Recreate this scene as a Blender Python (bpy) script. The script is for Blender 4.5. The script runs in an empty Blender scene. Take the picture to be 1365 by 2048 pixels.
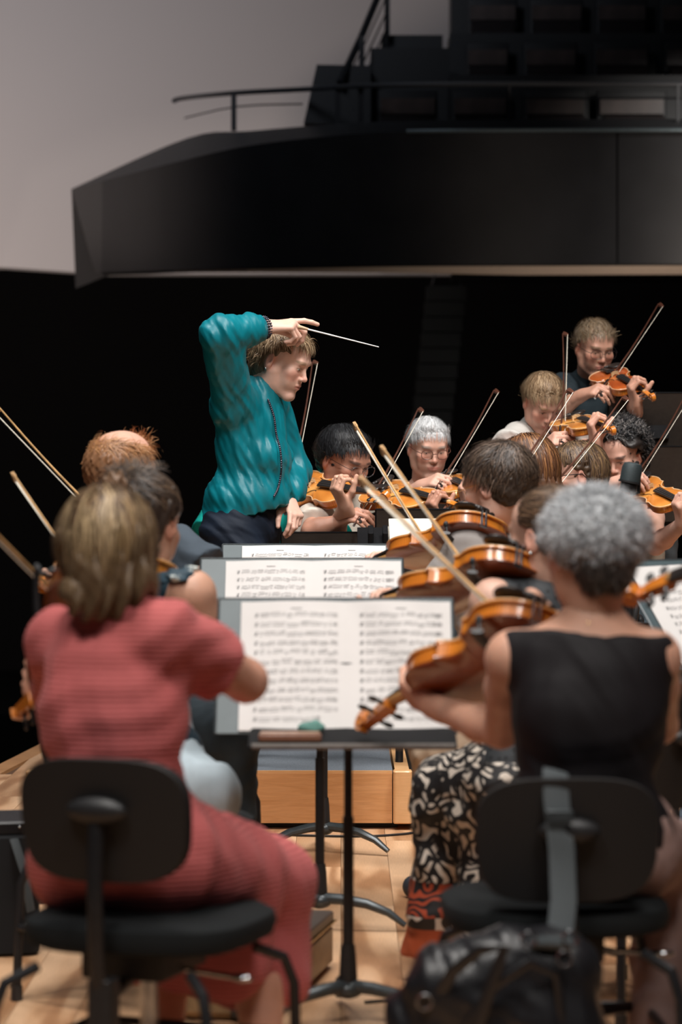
import bpy, math, random
import numpy as np
from mathutils import Vector, Matrix

# ------------------------------------------------------------------ camera, light, exposure
FPX, CAMH, YH = 5400.0, 1.217, 955.0
scn = bpy.context.scene
col = scn.collection
cam_d = bpy.data.cameras.new('camera')
cam = bpy.data.objects.new('camera', cam_d)
col.objects.link(cam)
scn.camera = cam
cam.location = (0, 0, CAMH)
cam.rotation_euler = (math.pi/2, 0, 0)
cam_d.sensor_fit = 'HORIZONTAL'
cam_d.sensor_width = 24.0
cam_d.lens = 24.0*FPX/1365.0
cam_d.shift_y = -(1024.0-YH)/1365.0
cam_d.clip_end = 200
cam_d.dof.use_dof = True
cam_d.dof.focus_distance = 9.5
cam_d.dof.aperture_fstop = 3.4

w = bpy.data.worlds.new('world')
scn.world = w
w.use_nodes = True
w.node_tree.nodes['Background'].inputs[0].default_value = (0.55, 0.62, 0.75, 1)
w.node_tree.nodes['Background'].inputs[1].default_value = 0.02

def area(name, loc, target, size, power, color, spread=180):
    l = bpy.data.lights.new(name, 'AREA')
    l.shape = 'DISK'
    l.size = size
    l.energy = power
    l.color = color
    l.spread = math.radians(spread)
    o = bpy.data.objects.new(name, l)
    col.objects.link(o)
    o.location = loc
    o.rotation_euler = (Vector(target)-Vector(loc)).to_track_quat('-Z', 'Y').to_euler()
    return o

# overhead stage rig (soft discs) and the lamp that washes the pale auditorium wall
area('stage_light', (-0.6, 5.2, 6.6), (0.0, 6.0, 0.6), 1.4, 42, (1.0, 0.95, 0.90), 80)
area('stage_light', (1.4, 8.2, 6.8), (0.6, 8.6, 0.6), 1.4, 44, (1.0, 0.96, 0.92), 80)
area('stage_light', (-1.6, 9.0, 6.8), (-0.2, 9.4, 1.0), 1.2, 28, (1.0, 0.97, 0.94), 75)
area('stage_light', (2.2, 7.6, 5.6), (0.7, 10.9, 1.2), 1.0, 40, (1.0, 0.95, 0.90), 75)
area('stage_light', (0.6, 4.0, 6.2), (0.1, 9.4, 1.2), 1.0, 28, (1.0, 0.96, 0.93), 60)
area('stage_light', (-1.5, 2.0, 5.6), (-0.35, 5.1, 0.8), 1.6, 21, (1.0, 0.95, 0.90), 70)
area('stage_light', (1.6, 2.2, 5.6), (0.45, 5.3, 0.8), 1.6, 23, (1.0, 0.95, 0.90), 70)
area('wall_wash', (-8.5, 17.0, 0.2), (-6.0, 27.0, 2.0), 2.0, 330, (1.0, 0.82, 0.72), 80)
area('wall_wash', (-2.0, 17.0, 8.5), (-3.5, 28.0, 5.5), 2.0, 58, (0.80, 0.87, 1.0), 90)
area('balcony_front_fill', (4.4, 17.5, 5.6), (3.6, 21.0, 3.2), 0.5, 45, (0.95, 0.9, 0.85), 50)  # added fill out of view, for the pale patch on the balcony front

area('balcony_lip_fill', (3.4, 15.5, 0.8), (2.3, 21.0, 3.0), 0.5, 16, (1.0, 0.86, 0.74), 50)  # added fill out of view, brightens the underside lip and right balcony front

scn.view_settings.view_transform = 'Standard'
scn.view_settings.look = 'None'
scn.view_settings.gamma = 1.0
scn.view_settings.use_curve_mapping = False
scn.view_settings.exposure = 0.16

# ------------------------------------------------------------------ basic helpers
rng = np.random.default_rng(7)
random.seed(7)

def A(*a):
    return np.array(a, dtype=float)

def P(px, py, D):
    return A((px-682.5)*D/FPX, D, CAMH-(py-YH)*D/FPX)

def nz(v):
    v = np.asarray(v, float)
    return v/max(np.linalg.norm(v), 1e-9)

def perp(v, ax):
    ax = nz(ax)
    return nz(np.asarray(v, float)-np.dot(v, ax)*ax)

def mesh_np(name, V, faces, mat, parent=None, smooth=True, colors=None, local=False):
    """faces: list of index arrays (k x 3 or k x 4) or a python list of polygons."""
    me = bpy.data.meshes.new(name)
    V = np.asarray(V, dtype=np.float64).reshape(-1, 3)
    if parent is not None and not local:
        V = V-np.array(parent['_o'][:]) if '_o' in parent else V
    if isinstance(faces, np.ndarray):
        faces = [faces]
    if faces and isinstance(faces[0], np.ndarray):
        loops = np.concatenate([f.ravel() for f in faces]).astype(np.int32)
        tot = np.concatenate([np.full(len(f), f.shape[1]) for f in faces]).astype(np.int32)
    else:
        loops = np.array([i for f in faces for i in f], dtype=np.int32)
        tot = np.array([len(f) for f in faces], dtype=np.int32)
    me.vertices.add(len(V))
    me.vertices.foreach_set('co', V.astype(np.float32).ravel())
    me.loops.add(len(loops))
    me.loops.foreach_set('vertex_index', loops)
    me.polygons.add(len(tot))
    me.polygons.foreach_set('loop_start', np.concatenate([[0], np.cumsum(tot)[:-1]]).astype(np.int32))
    me.polygons.foreach_set('use_smooth', np.full(len(tot), bool(smooth)))
    me.update(calc_edges=True)
    if colors is not None:
        at = me.color_attributes.new('Col', 'FLOAT_COLOR', 'POINT')
        c4 = np.ones((len(V), 4), np.float32)
        c4[:, :3] = colors
        at.data.foreach_set('color', c4.ravel())
    if mat is not None:
        me.materials.append(mat)
    o = bpy.data.objects.new(name, me)
    col.objects.link(o)
    if parent is not None:
        o.parent = parent
        if '_o' in parent:
            o['_o'] = [float(t) for t in parent['_o'][:]]
    return o

def thing(name, label, cat, loc=(0, 0, 0), group=None, mat4=None):
    o = bpy.data.objects.new(name, None)
    o.empty_display_size = 0.05
    col.objects.link(o)
    if mat4 is not None:
        o.matrix_world = mat4
    else:
        o.location = [float(t) for t in loc]
        o['_o'] = [float(t) for t in loc]
    o['label'] = label
    o['category'] = cat
    if group:
        o['group'] = group
    return o

def tag(o, label=None, cat=None, group=None, kind=None):
    if label: o['label'] = label
    if cat: o['category'] = cat
    if group: o['group'] = group
    if kind: o['kind'] = kind
    return o

class MB:
    def __init__(s):
        s.v = []; s.f = []; s.n = 0
    def add(s, V, Fc):
        V = np.asarray(V, float).reshape(-1, 3)
        s.v.append(V)
        s.f += [[i+s.n for i in f] for f in Fc]
        s.n += len(V)
        return s
    def box(s, c, d, rot=None, bev=0.0):
        """box centred c, full size d; bev rounds the 4 edges along local z plus the rims"""
        c = np.asarray(c, float); hx, hy, hz = np.asarray(d, float)/2
        if bev <= 0:
            V = np.array([[x, y, z] for z in (-hz, hz) for x, y in ((-hx, -hy), (hx, -hy), (hx, hy), (-hx, hy))])
            Fc = [[3, 2, 1, 0], [4, 5, 6, 7], [0, 1, 5, 4], [1, 2, 6, 5], [2, 3, 7, 6], [3, 0, 4, 7]]
        else:
            b = min(bev, hx*.99, hy*.99, hz*.99)
            rings = []
            def ring(ins, z):
                r = []
                for cx, cy, a0 in ((hx-b, hy-b, 0), (-hx+b, hy-b, 90), (-hx+b, -hy+b, 180), (hx-b, -hy+b, 270)):
                    for k in range(4):
                        a = math.radians(a0+k*30)
                        r.append([cx+(b-ins)*math.cos(a), cy+(b-ins)*math.sin(a), z])
                return r
            q = b*.3
            rings = [ring(q, -hz), ring(0, -hz+q), ring(0, hz-q), ring(q, hz)]
            V = np.array([p for r in rings for p in r]); m = 16
            Fc = [list(range(m))[::-1], list(range(3*m, 4*m))]
            for k in range(3):
                Fc += [[k*m+i, k*m+(i+1) % m, (k+1)*m+(i+1) % m, (k+1)*m+i] for i in range(m)]
        if rot is not None:
            V = V @ np.asarray(rot, float).T
        return s.add(V+c, Fc)
    def tube(s, pts, r, n=8, cap=True, flat=None, up=None):
        pts = np.asarray(pts, float); m = len(pts)
        r = np.full(m, r) if np.isscalar(r) else np.asarray(r, float)
        T = np.gradient(pts, axis=0)
        T /= np.maximum(np.linalg.norm(T, axis=1, keepdims=True), 1e-9)
        a = np.asarray(up, float) if up is not None else (A(0, 0, 1) if abs(T[0][2]) < .9 else A(1, 0, 0))
        u = perp(a, T[0]); V = []
        for i in range(m):
            u = perp(u, T[i]); w2 = np.cross(T[i], u)
            fl = 1.0 if flat is None else flat
            for k in range(n):
                t = 2*math.pi*k/n
                V.append(pts[i]+r[i]*(math.cos(t)*u*fl+math.sin(t)*w2))
        Fc = [[i*n+k, i*n+(k+1) % n, (i+1)*n+(k+1) % n, (i+1)*n+k] for i in range(m-1) for k in range(n)]
        if cap:
            Fc += [list(range(n))[::-1], list(range((m-1)*n, m*n))]
        return s.add(V, Fc)
    def ell(s, c, r, axes=None, nu=14, nv=9):
        V = [[0, 0, -1]]
        for j in range(1, nv):
            t = math.pi*j/nv-math.pi/2
            V += [[math.cos(t)*math.cos(2*math.pi*i/nu), math.cos(t)*math.sin(2*math.pi*i/nu), math.sin(t)] for i in range(nu)]
        V.append([0, 0, 1])
        V = np.array(V)*np.asarray(r, float)
        if axes is not None:
            V = V @ np.asarray(axes, float)
        Fc = [[0, 1+(i+1) % nu, 1+i] for i in range(nu)]
        for j in range(nv-2):
            b0 = 1+j*nu; b1 = b0+nu
            Fc += [[b0+i, b0+(i+1) % nu, b1+(i+1) % nu, b1+i] for i in range(nu)]
        last = 1+(nv-2)*nu; top = len(V)-1
        Fc += [[last+i, last+(i+1) % nu, top] for i in range(nu)]
        return s.add(V+np.asarray(c, float), Fc)
    def prism(s, outline, z0, z1, tf=None):
        """outline list of (x,y); extruded z0..z1; tf maps Nx3 -> Nx3"""
        n = len(outline)
        V = np.array([[x, y, z0] for x, y in outline]+[[x, y, z1] for x, y in outline], float)
        Fc = [list(range(n))[::-1], list(range(n, 2*n))]+[[i, (i+1) % n, n+(i+1) % n, n+i] for i in range(n)]
        if tf is not None: V = tf(V)
        return s.add(V, Fc)
    def build(s, name, mat, parent=None, smooth=True, local=False, colors=None):
        o = mesh_np(name, np.concatenate(s.v), s.f, mat, parent, smooth, colors, local)
        if smooth:
            try:
                o.data.set_sharp_from_angle(angle=math.radians(38))
            except Exception:
                pass
        return o

# ------------------------------------------------------------------ materials
class NT:
    def __init__(s, name):
        s.m = bpy.data.materials.new(name); s.m.use_nodes = True
        s.t = s.m.node_tree; s.b = s.t.nodes['Principled BSDF']
    def n(s, typ, **kw):
        nd = s.t.nodes.new(typ)
        for k, v in kw.items():
            if k in nd.inputs.keys() if isinstance(k, str) else False:
                nd.inputs[k].default_value = v
            else:
                try: setattr(nd, k, v)
                except Exception: pass
        return nd
    def l(s, a, b): s.t.links.new(a, b)
    def coord(s, scale=(1, 1, 1), kind='Object', rot=(0, 0, 0)):
        tc = s.n('ShaderNodeTexCoord'); mp = s.n('ShaderNodeMapping')
        mp.inputs['Scale'].default_value = scale; mp.inputs['Rotation'].default_value = rot
        s.l(tc.outputs[kind], mp.inputs['Vector']); return mp.outputs[0]
    def noise(s, vec, scale, detail=3, rough=.5, dist=0):
        nd = s.n('ShaderNodeTexNoise'); nd.inputs['Scale'].default_value = scale
        nd.inputs['Detail'].default_value = detail; nd.inputs['Roughness'].default_value = rough
        nd.inputs['Distortion'].default_value = dist
        s.l(vec, nd.inputs['Vector']); return nd.outputs['Fac']
    def wave(s, vec, scale, dist=0, dirn='X', detail=2, dscale=1, prof='SIN', typ='BANDS'):
        nd = s.n('ShaderNodeTexWave'); nd.wave_type = typ; nd.wave_profile = prof
        if typ == 'BANDS': nd.bands_direction = dirn
        else: nd.rings_direction = dirn
        nd.inputs['Scale'].default_value = scale; nd.inputs['Distortion'].default_value = dist
        nd.inputs['Detail'].default_value = detail; nd.inputs['Detail Scale'].default_value = dscale
        s.l(vec, nd.inputs['Vector']); return nd.outputs['Fac']
    def ramp(s, fac, stops, interp='LINEAR'):
        nd = s.n('ShaderNodeValToRGB'); cr = nd.color_ramp; cr.interpolation = interp
        while len(cr.elements) < len(stops): cr.elements.new(.5)
        for e, (p, c) in zip(cr.elements, stops):
            e.position = p; e.color = (*c, 1)
        s.l(fac, nd.inputs[0]); return nd.outputs[0]
    def mix(s, fac, a, b, mode='MIX'):
        nd = s.n('ShaderNodeMix'); nd.data_type = 'RGBA'; nd.blend_type = mode
        for sock, v in ((nd.inputs[0], fac), (nd.inputs[6], a), (nd.inputs[7], b)):
            if hasattr(v, 'is_linked') or hasattr(v, 'links'): s.l(v, sock)
            else: sock.default_value = v if not isinstance(v, tuple) else (*v, 1)[:4]
        return nd.outputs[2]
    def bump(s, h, strength=.2, dist=.005):
        nd = s.n('ShaderNodeBump'); nd.inputs['Strength'].default_value = strength
        nd.inputs['Distance'].default_value = dist
        s.l(h, nd.inputs['Height']); s.l(nd.outputs[0], s.b.inputs['Normal'])
    def base(s, c):
        if isinstance(c, tuple): s.b.inputs['Base Color'].default_value = (*c, 1)[:4]
        else: s.l(c, s.b.inputs['Base Color'])
    def set(s, **kw):
        for k, v in kw.items():
            s.b.inputs[k.replace('_', ' ')].default_value = v
        return s

def plain(name, c, rough=.5, metal=0.0, spec=.5, nscale=60, namp=.12, bump=.0, coat=0.0):
    t = NT(name); f = t.noise(t.coord(), nscale, 3)
    t.base(t.ramp(f, [(.3, tuple(x*(1-namp) for x in c)), (.7, tuple(min(1, x*(1+namp)) for x in c))]))
    t.set(Roughness=rough, Metallic=metal, Coat_Weight=coat)
    t.b.inputs['Specular IOR Level'].default_value = spec
    if bump: t.bump(f, bump, .002)
    return t.m

def cloth(name, c, rough=.85, weave=900, fold=.25, sheen=.0, var=.12):
    t = NT(name); v = t.coord()
    f = t.noise(v, 9, 4)
    t.base(t.ramp(f, [(.3, tuple(x*(1-var) for x in c)), (.7, tuple(min(1, x*(1+var)) for x in c))]))
    wv = t.noise(v, 420, 2)
    t.bump(wv, fold, .0015)
    t.set(Roughness=rough, Sheen_Weight=sheen); t.b.inputs['Specular IOR Level'].default_value = .25
    return t.m

def vcol(name, rough=.5, sss=0.0, spec=.5, noise=0.0, aniso=0.0):
    t = NT(name); at = t.n('ShaderNodeVertexColor'); at.layer_name = 'Col'
    c = at.outputs[0]
    if noise:
        f = t.noise(t.coord(), 45, 4)
        g = t.ramp(f, [(.25, (1-noise,)*3), (.75, (1+noise*.6,)*3)])
        c = t.mix(1.0, c, g, 'MULTIPLY')
        t.bump(t.noise(t.coord(), 600, 2), .12, .001)
    t.base(c)
    t.set(Roughness=rough)
    t.b.inputs['Specular IOR Level'].default_value = spec
    if sss:
        t.b.inputs['Subsurface Weight'].default_value = sss
        t.b.inputs['Subsurface Radius'].default_value = (.012, .005, .003)
        t.b.inputs['Subsurface Scale'].default_value = 1.0
    return t.m

M = {}
M['skin'] = vcol('skin', .48, .12, .45, .07)
M['hair'] = vcol('hair', .42, 0, .35)
M['eye'] = plain('eye_white', (.75, .72, .68), .15, namp=.03)
M['iris'] = plain('iris', (.06, .05, .045), .1, namp=.1)
M['black_metal'] = plain('black_metal', (.018, .018, .02), .38, .3)
M['grey_metal'] = plain('grey_metal', (.06, .07, .075), .35, .4)
M['chrome'] = plain('chrome', (.55, .56, .58), .2, 1.0)
M['gold'] = plain('gold', (.7, .48, .2), .25, 1.0)
M['black_plastic'] = plain('black_plastic', (.016, .016, .017), .45)
M['chair_fabric'] = cloth('chair_fabric', (.009, .011, .012), .9)
M['chair_shell'] = plain('chair_shell', (.008, .007, .007), .6, bump=.1, nscale=500)
M['desk_slate'] = plain('desk_slate', (.060, .085, .094), .45, nscale=20, namp=.06)
M['desk_black'] = plain('desk_black', (.006, .006, .007), .7, spec=.12)
M['desk_lip'] = plain('desk_lip', (.10, .085, .075), .35)
M['desk_back'] = plain('desk_back', (.035, .028, .024), .5)
M['ebony'] = plain('ebony', (.018, .015, .014), .28)
M['string'] = plain('string_steel', (.5, .5, .52), .3, .9)
M['cork'] = plain('cork', (.55, .36, .22), .7)
M['white_stick'] = plain('white_stick', (.85, .85, .85), .3)
M['horsehair'] = plain('horsehair', (.82, .76, .64), .5)
M['leather'] = plain('black_leather', (.010, .010, .012), .36, nscale=140, bump=.2)
M['maple'] = plain('bridge_maple', (.62, .42, .22), .5)
M['fhole'] = plain('soundhole_dark', (.02, .008, .004), .7)

def varnish(name, c0, c1, c2, coat=.8):
    t = NT(name); v = t.coord((1.2, 1, 1))
    big = t.noise(v, 7, 2)
    fl = t.wave(t.coord((1, .12, .12)), 55, 3.5, 'X', 2, 1.5)
    c = t.ramp(big, [(.3, c0), (.55, c1), (.75, c2)])
    g = t.ramp(fl, [(0, (.78, .74, .7)), (1, (1.08, 1.05, 1.0))])
    t.base(t.mix(1.0, c, g, 'MULTIPLY'))
    t.set(Roughness=.3, Coat_Weight=coat, Coat_Roughness=.09)
    return t.m
M['varnish_top'] = varnish('varnish_top', (.52, .17, .025), (.66, .25, .045), (.74, .36, .09))
M['varnish_back'] = varnish('varnish_back', (.20, .045, .010), (.30, .075, .014), (.42, .12, .02))
M['varnish_rib'] = varnish('varnish_rib', (.50, .14, .015), (.66, .22, .025), (.74, .30, .045))
M['varnish_red'] = varnish('varnish_red', (.34, .06, .015), (.48, .10, .02), (.58, .17, .04))
M['purfling'] = plain('purfling', (.85, .62, .38), .3, coat=.6)
M['bow_wood'] = plain('bow_wood', (.50, .29, .12), .35, nscale=30, namp=.25, coat=.4)
M['bow_dark'] = plain('bow_dark', (.075, .026, .015), .35, nscale=30, namp=.25, coat=.4)

def floor_mat():
    t = NT('floor_wood')
    oi = t.n('ShaderNodeObjectInfo')
    tc = t.n('ShaderNodeTexCoord'); mp = t.n('ShaderNodeMapping')
    mp.inputs['Scale'].default_value = (1, .16, 1)
    t.l(tc.outputs['Object'], mp.inputs['Vector'])
    sc = t.n('ShaderNodeVectorMath'); sc.operation = 'MULTIPLY_ADD'
    comb = t.n('ShaderNodeCombineXYZ')
    for k in range(3): t.l(oi.outputs['Random'], comb.inputs[k])
    t.l(comb.outputs[0], sc.inputs[0]); sc.inputs[1].default_value = (13, 7, 5)
    t.l(mp.outputs[0], sc.inputs[2])
    nz_ = t.noise(sc.outputs[0], 3.4, 3, .45, .35)
    mt = t.n('ShaderNodeMath'); mt.operation = 'MULTIPLY'; mt.inputs[1].default_value = 26.0
    t.l(nz_, mt.inputs[0])
    sn = t.n('ShaderNodeMath'); sn.operation = 'SINE'; t.l(mt.outputs[0], sn.inputs[0])
    m2 = t.n('ShaderNodeMath'); m2.operation = 'MULTIPLY'; m2.inputs[1].default_value = 6.283
    m2b = t.n('ShaderNodeMapRange'); m2b.inputs[1].default_value = -1; t.l(sn.outputs[0], m2b.inputs[0])
    grain = t.ramp(m2b.outputs[0], [(0, (.36, .18, .085)), (.28, (.57, .335, .185)), (1, (.67, .43, .26))])
    fine = t.noise(t.coord((60, 1.4, 1)), 9, 3)
    g2 = t.ramp(fine, [(.3, (.86, .84, .82)), (.7, (1.06, 1.05, 1.04))])
    c = t.mix(1.0, grain, g2, 'MULTIPLY')
    pv = t.ramp(oi.outputs['Random'], [(0, (.86, .82, .78)), (.5, (1, 1, 1)), (1, (1.08, 1.1, 1.12))])
    c = t.mix(1.0, c, pv, 'MULTIPLY')
    sf = t.noise(t.coord(kind='Object'), 1.7, 4)
    wear = t.ramp(sf, [(.35, (.86, .85, .84)), (.6, (1.05, 1.05, 1.05))])
    c = t.mix(1.0, c, wear, 'MULTIPLY')
    t.base(c)
    t.set(Roughness=.42)
    t.bump(grain, .06, .002)
    return t.m
M['floor'] = floor_mat()

def woodpanel(name, c0, c1, scale=(1, 1, 9), rough=.4):
    t = NT(name); v = t.coord(scale)
    f = t.noise(v, 6, 5, .6, .6)
    f2 = t.noise(t.coord((2, 2, 60)), 8, 2)
    c = t.ramp(f, [(.3, c0), (.7, c1)])
    c = t.mix(1.0, c, t.ramp(f2, [(.3, (.92, .9, .88)), (.7, (1.04, 1.03, 1.02))]), 'MULTIPLY')
    t.base(c); t.set(Roughness=rough, Coat_Weight=.15); return t.m
M['podium_wood'] = woodpanel('podium_wood', (.60, .29, .11), (.72, .38, .17))
M['podium_post'] = woodpanel('podium_post', (.68, .37, .16), (.80, .48, .24), (1, 1, 1))
M['carpet'] = plain('carpet_blue_grey', (.13, .15, .175), .95, nscale=420, namp=.45, bump=.5)
M['riser'] = woodpanel('riser_wood', (.42, .2, .08), (.55, .28, .12))

# ------------------------------------------------------------------ implicit modelling
class Sdf:
    def __init__(s): s.ops = []
    def cap(s, a, b, ra, rb, k=.02, sq=1.0, ax=None, clip=None, sub=False):
        s.ops.append(('c', np.asarray(a, float), np.asarray(b, float), ra, rb, k, sq, None if ax is None else nz(ax), clip, sub)); return s
    def chain(s, pts, rs, k=.015, **kw):
        for i in range(len(pts)-1): s.cap(pts[i], pts[i+1], rs[i], rs[i+1], k, **kw)
        return s
    def ell(s, c, r, axes=None, k=.02, clip=None, sub=False):
        s.ops.append(('e', np.asarray(c, float), np.asarray(r, float), np.eye(3) if axes is None else np.asarray(axes, float), k, clip, sub)); return s
    def bounds(s):
        lo = np.full(3, 1e9); hi = -lo
        for o in s.ops:
            if o[-1]: continue
            if o[0] == 'c':
                r = max(o[3], o[4])
                lo = np.minimum(lo, np.minimum(o[1], o[2])-r); hi = np.maximum(hi, np.maximum(o[1], o[2])+r)
            else:
                r = max(o[2]); lo = np.minimum(lo, o[1]-r); hi = np.maximum(hi, o[1]+r)
        return lo-.03, hi+.03
    def mesh(s, h, disp=None, cut=None):
        lo, hi = s.bounds()
        n = np.ceil((hi-lo)/h).astype(int)+2
        ax = [(lo[i]+h*np.arange(n[i])).astype(np.float32) for i in range(3)]
        d = np.full(n, .5, np.float32)
        PAD = .035
        for o in s.ops:
            if o[0] == 'c':
                _, a, b, ra, rb, k, sq, fx, clip, sub = o
                r = max(ra, rb); blo = np.minimum(a, b)-r; bhi = np.maximum(a, b)+r
            else:
                _, c, rr, AX, k, clip, sub = o
                ext = np.sqrt(((AX*rr[:, None])**2).sum(0)); blo = c-ext; bhi = c+ext
            pad = PAD+k*.5
            i0 = np.maximum(((blo-pad-lo)/h).astype(int), 0); i1 = np.minimum(((bhi+pad-lo)/h).astype(int)+2, n)
            if (i1 <= i0).any(): continue
            sl = tuple(slice(i0[j], i1[j]) for j in range(3))
            X = ax[0][sl[0]][:, None, None]; Y = ax[1][sl[1]][None, :, None]; Z = ax[2][sl[2]][None, None, :]
            if o[0] == 'c':
                x = X-a[0]; y = Y-a[1]; z = Z-a[2]
                bb = b-a
                if sq != 1.0 and fx is not None:
                    g = (1/sq-1)
                    dt = (x*fx[0]+y*fx[1]+z*fx[2])*g
                    x = x+dt*fx[0]; y = y+dt*fx[1]; z = z+dt*fx[2]
                    bb = bb+np.dot(bb, fx)*g*fx
                L2 = max(float(np.dot(bb, bb)), 1e-9)
                t = np.clip((x*bb[0]+y*bb[1]+z*bb[2])/L2, 0, 1)
                q = np.sqrt((x-t*bb[0])**2+(y-t*bb[1])**2+(z-t*bb[2])**2)-(ra+(rb-ra)*t)
                if sq != 1.0: q = q*np.where(q < 0, 1.0, max(sq, .6))
            else:
                x = X-c[0]; y = Y-c[1]; z = Z-c[2]
                u = [(x*AX[j][0]+y*AX[j][1]+z*AX[j][2])/rr[j] for j in range(3)]
                k1 = np.sqrt(u[0]**2+u[1]**2+u[2]**2)
                k2 = np.sqrt((u[0]/rr[0])**2+(u[1]/rr[1])**2+(u[2]/rr[2])**2)
                q = k1*(k1-1)/np.maximum(k2, 1e-6)
            if clip is not None:
                for (cp, cn) in (clip if isinstance(clip, list) else [clip]):
                    q = np.maximum(q, (X-cp[0])*cn[0]+(Y-cp[1])*cn[1]+(Z-cp[2])*cn[2])
            cur = d[sl]
            if sub:
                q = -q
                hh = np.maximum(k-np.abs(cur-q), 0)/k
                d[sl] = np.maximum(cur, q)+hh*hh*k*.25
            else:
                hh = np.maximum(k-np.abs(cur-q), 0)/k
                d[sl] = np.minimum(cur, q)-hh*hh*k*.25
        if cut:
            X = ax[0][:, None, None]; Y = ax[1][None, :, None]; Z = ax[2][None, None, :]
            for (cp, cn) in cut:
                d = np.maximum(d, (X-cp[0])*cn[0]+(Y-cp[1])*cn[1]+(Z-cp[2])*cn[2]).astype(np.float32)
        if disp is not None:
            I = np.nonzero(np.abs(d) < .03)
            d[I] += disp(ax[0][I[0]], ax[1][I[1]], ax[2][I[2]]).astype(np.float32)
        d[0] = d[-1] = .5; d[:, 0] = d[:, -1] = .5; d[:, :, 0] = d[:, :, -1] = .5
        return surfnet(d, lo, h)

def surfnet(d, lo, h):
    s = d < 0
    nx, ny, nz_ = d.shape
    cnt = np.zeros((nx-1, ny-1, nz_-1), np.int8)
    cs = [(i, j, k) for i in (0, 1) for j in (0, 1) for k in (0, 1)]
    for i, j, k in cs:
        cnt += s[i:nx-1+i, j:ny-1+j, k:nz_-1+k]
    mask = (cnt > 0) & (cnt < 8)
    idx = np.argwhere(mask)
    vals = np.stack([d[idx[:, 0]+i, idx[:, 1]+j, idx[:, 2]+k] for i, j, k in cs])
    acc = np.zeros((len(idx), 3)); num = np.zeros(len(idx))
    ca = np.array(cs, float)
    for a in range(8):
        for b in range(a+1, 8):
            if abs(ca[a]-ca[b]).sum() != 1: continue
            cr = (vals[a] < 0) != (vals[b] < 0)
            t = vals[a][cr]/(vals[a][cr]-vals[b][cr])
            acc[cr] += ca[a]+t[:, None]*(ca[b]-ca[a]); num[cr] += 1
    V = (idx+acc/num[:, None])*h+lo
    gid = np.full(mask.shape, -1, np.int32); gid[mask] = np.arange(len(idx))
    Q = []
    for axn in range(3):
        a = [slice(None)]*3; b = [slice(None)]*3
        a[axn] = slice(0, -1); b[axn] = slice(1, None)
        sa = s[tuple(a)]; sb = s[tuple(b)]
        E = np.argwhere(sa != sb)
        o1, o2 = [(1, 2), (2, 0), (0, 1)][axn]
        ok = (E[:, o1] > 0) & (E[:, o2] > 0)
        E = E[ok]
        def g(d1, d2):
            e = E.copy(); e[:, o1] -= d1; e[:, o2] -= d2
            return gid[e[:, 0], e[:, 1], e[:, 2]]
        q = np.stack([g(1, 1), g(0, 1), g(0, 0), g(1, 0)], 1)
        fl = sb[E[:, 0], E[:, 1], E[:, 2]]
        q[fl] = q[fl][:, ::-1]
        Q.append(q)
    return V, np.concatenate(Q)

def folds(seed, amp=.004, wl=.07, dirb=None, mask=None):
    r = np.random.default_rng(seed)
    ks = []
    for i in range(4):
        k = r.normal(size=3); k /= np.linalg.norm(k)
        if dirb is not None: k = nz(np.asarray(dirb, float)+.45*k)
        ks.append((k*2*math.pi/(wl*r.uniform(.6, 1.5)), r.normal(size=3)*14, r.uniform(0, 6.28)))
    def f(x, y, z):
        o = 0
        for k, k2, p in ks:
            ph = k[0]*x+k[1]*y+k[2]*z+p+1.8*np.sin(k2[0]*x+k2[1]*y+k2[2]*z+p)
            s = np.sin(ph)
            o = o+s*np.abs(s)
        o = o*amp*.5
        if mask is not None: o = o*mask(x, y, z)
        return o
    return f

# ------------------------------------------------------------------ people
def frame(f, u=(0, 0, 1)):
    f = nz(f); r = nz(np.cross(f, u)); return r, f, np.cross(r, f)

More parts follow.
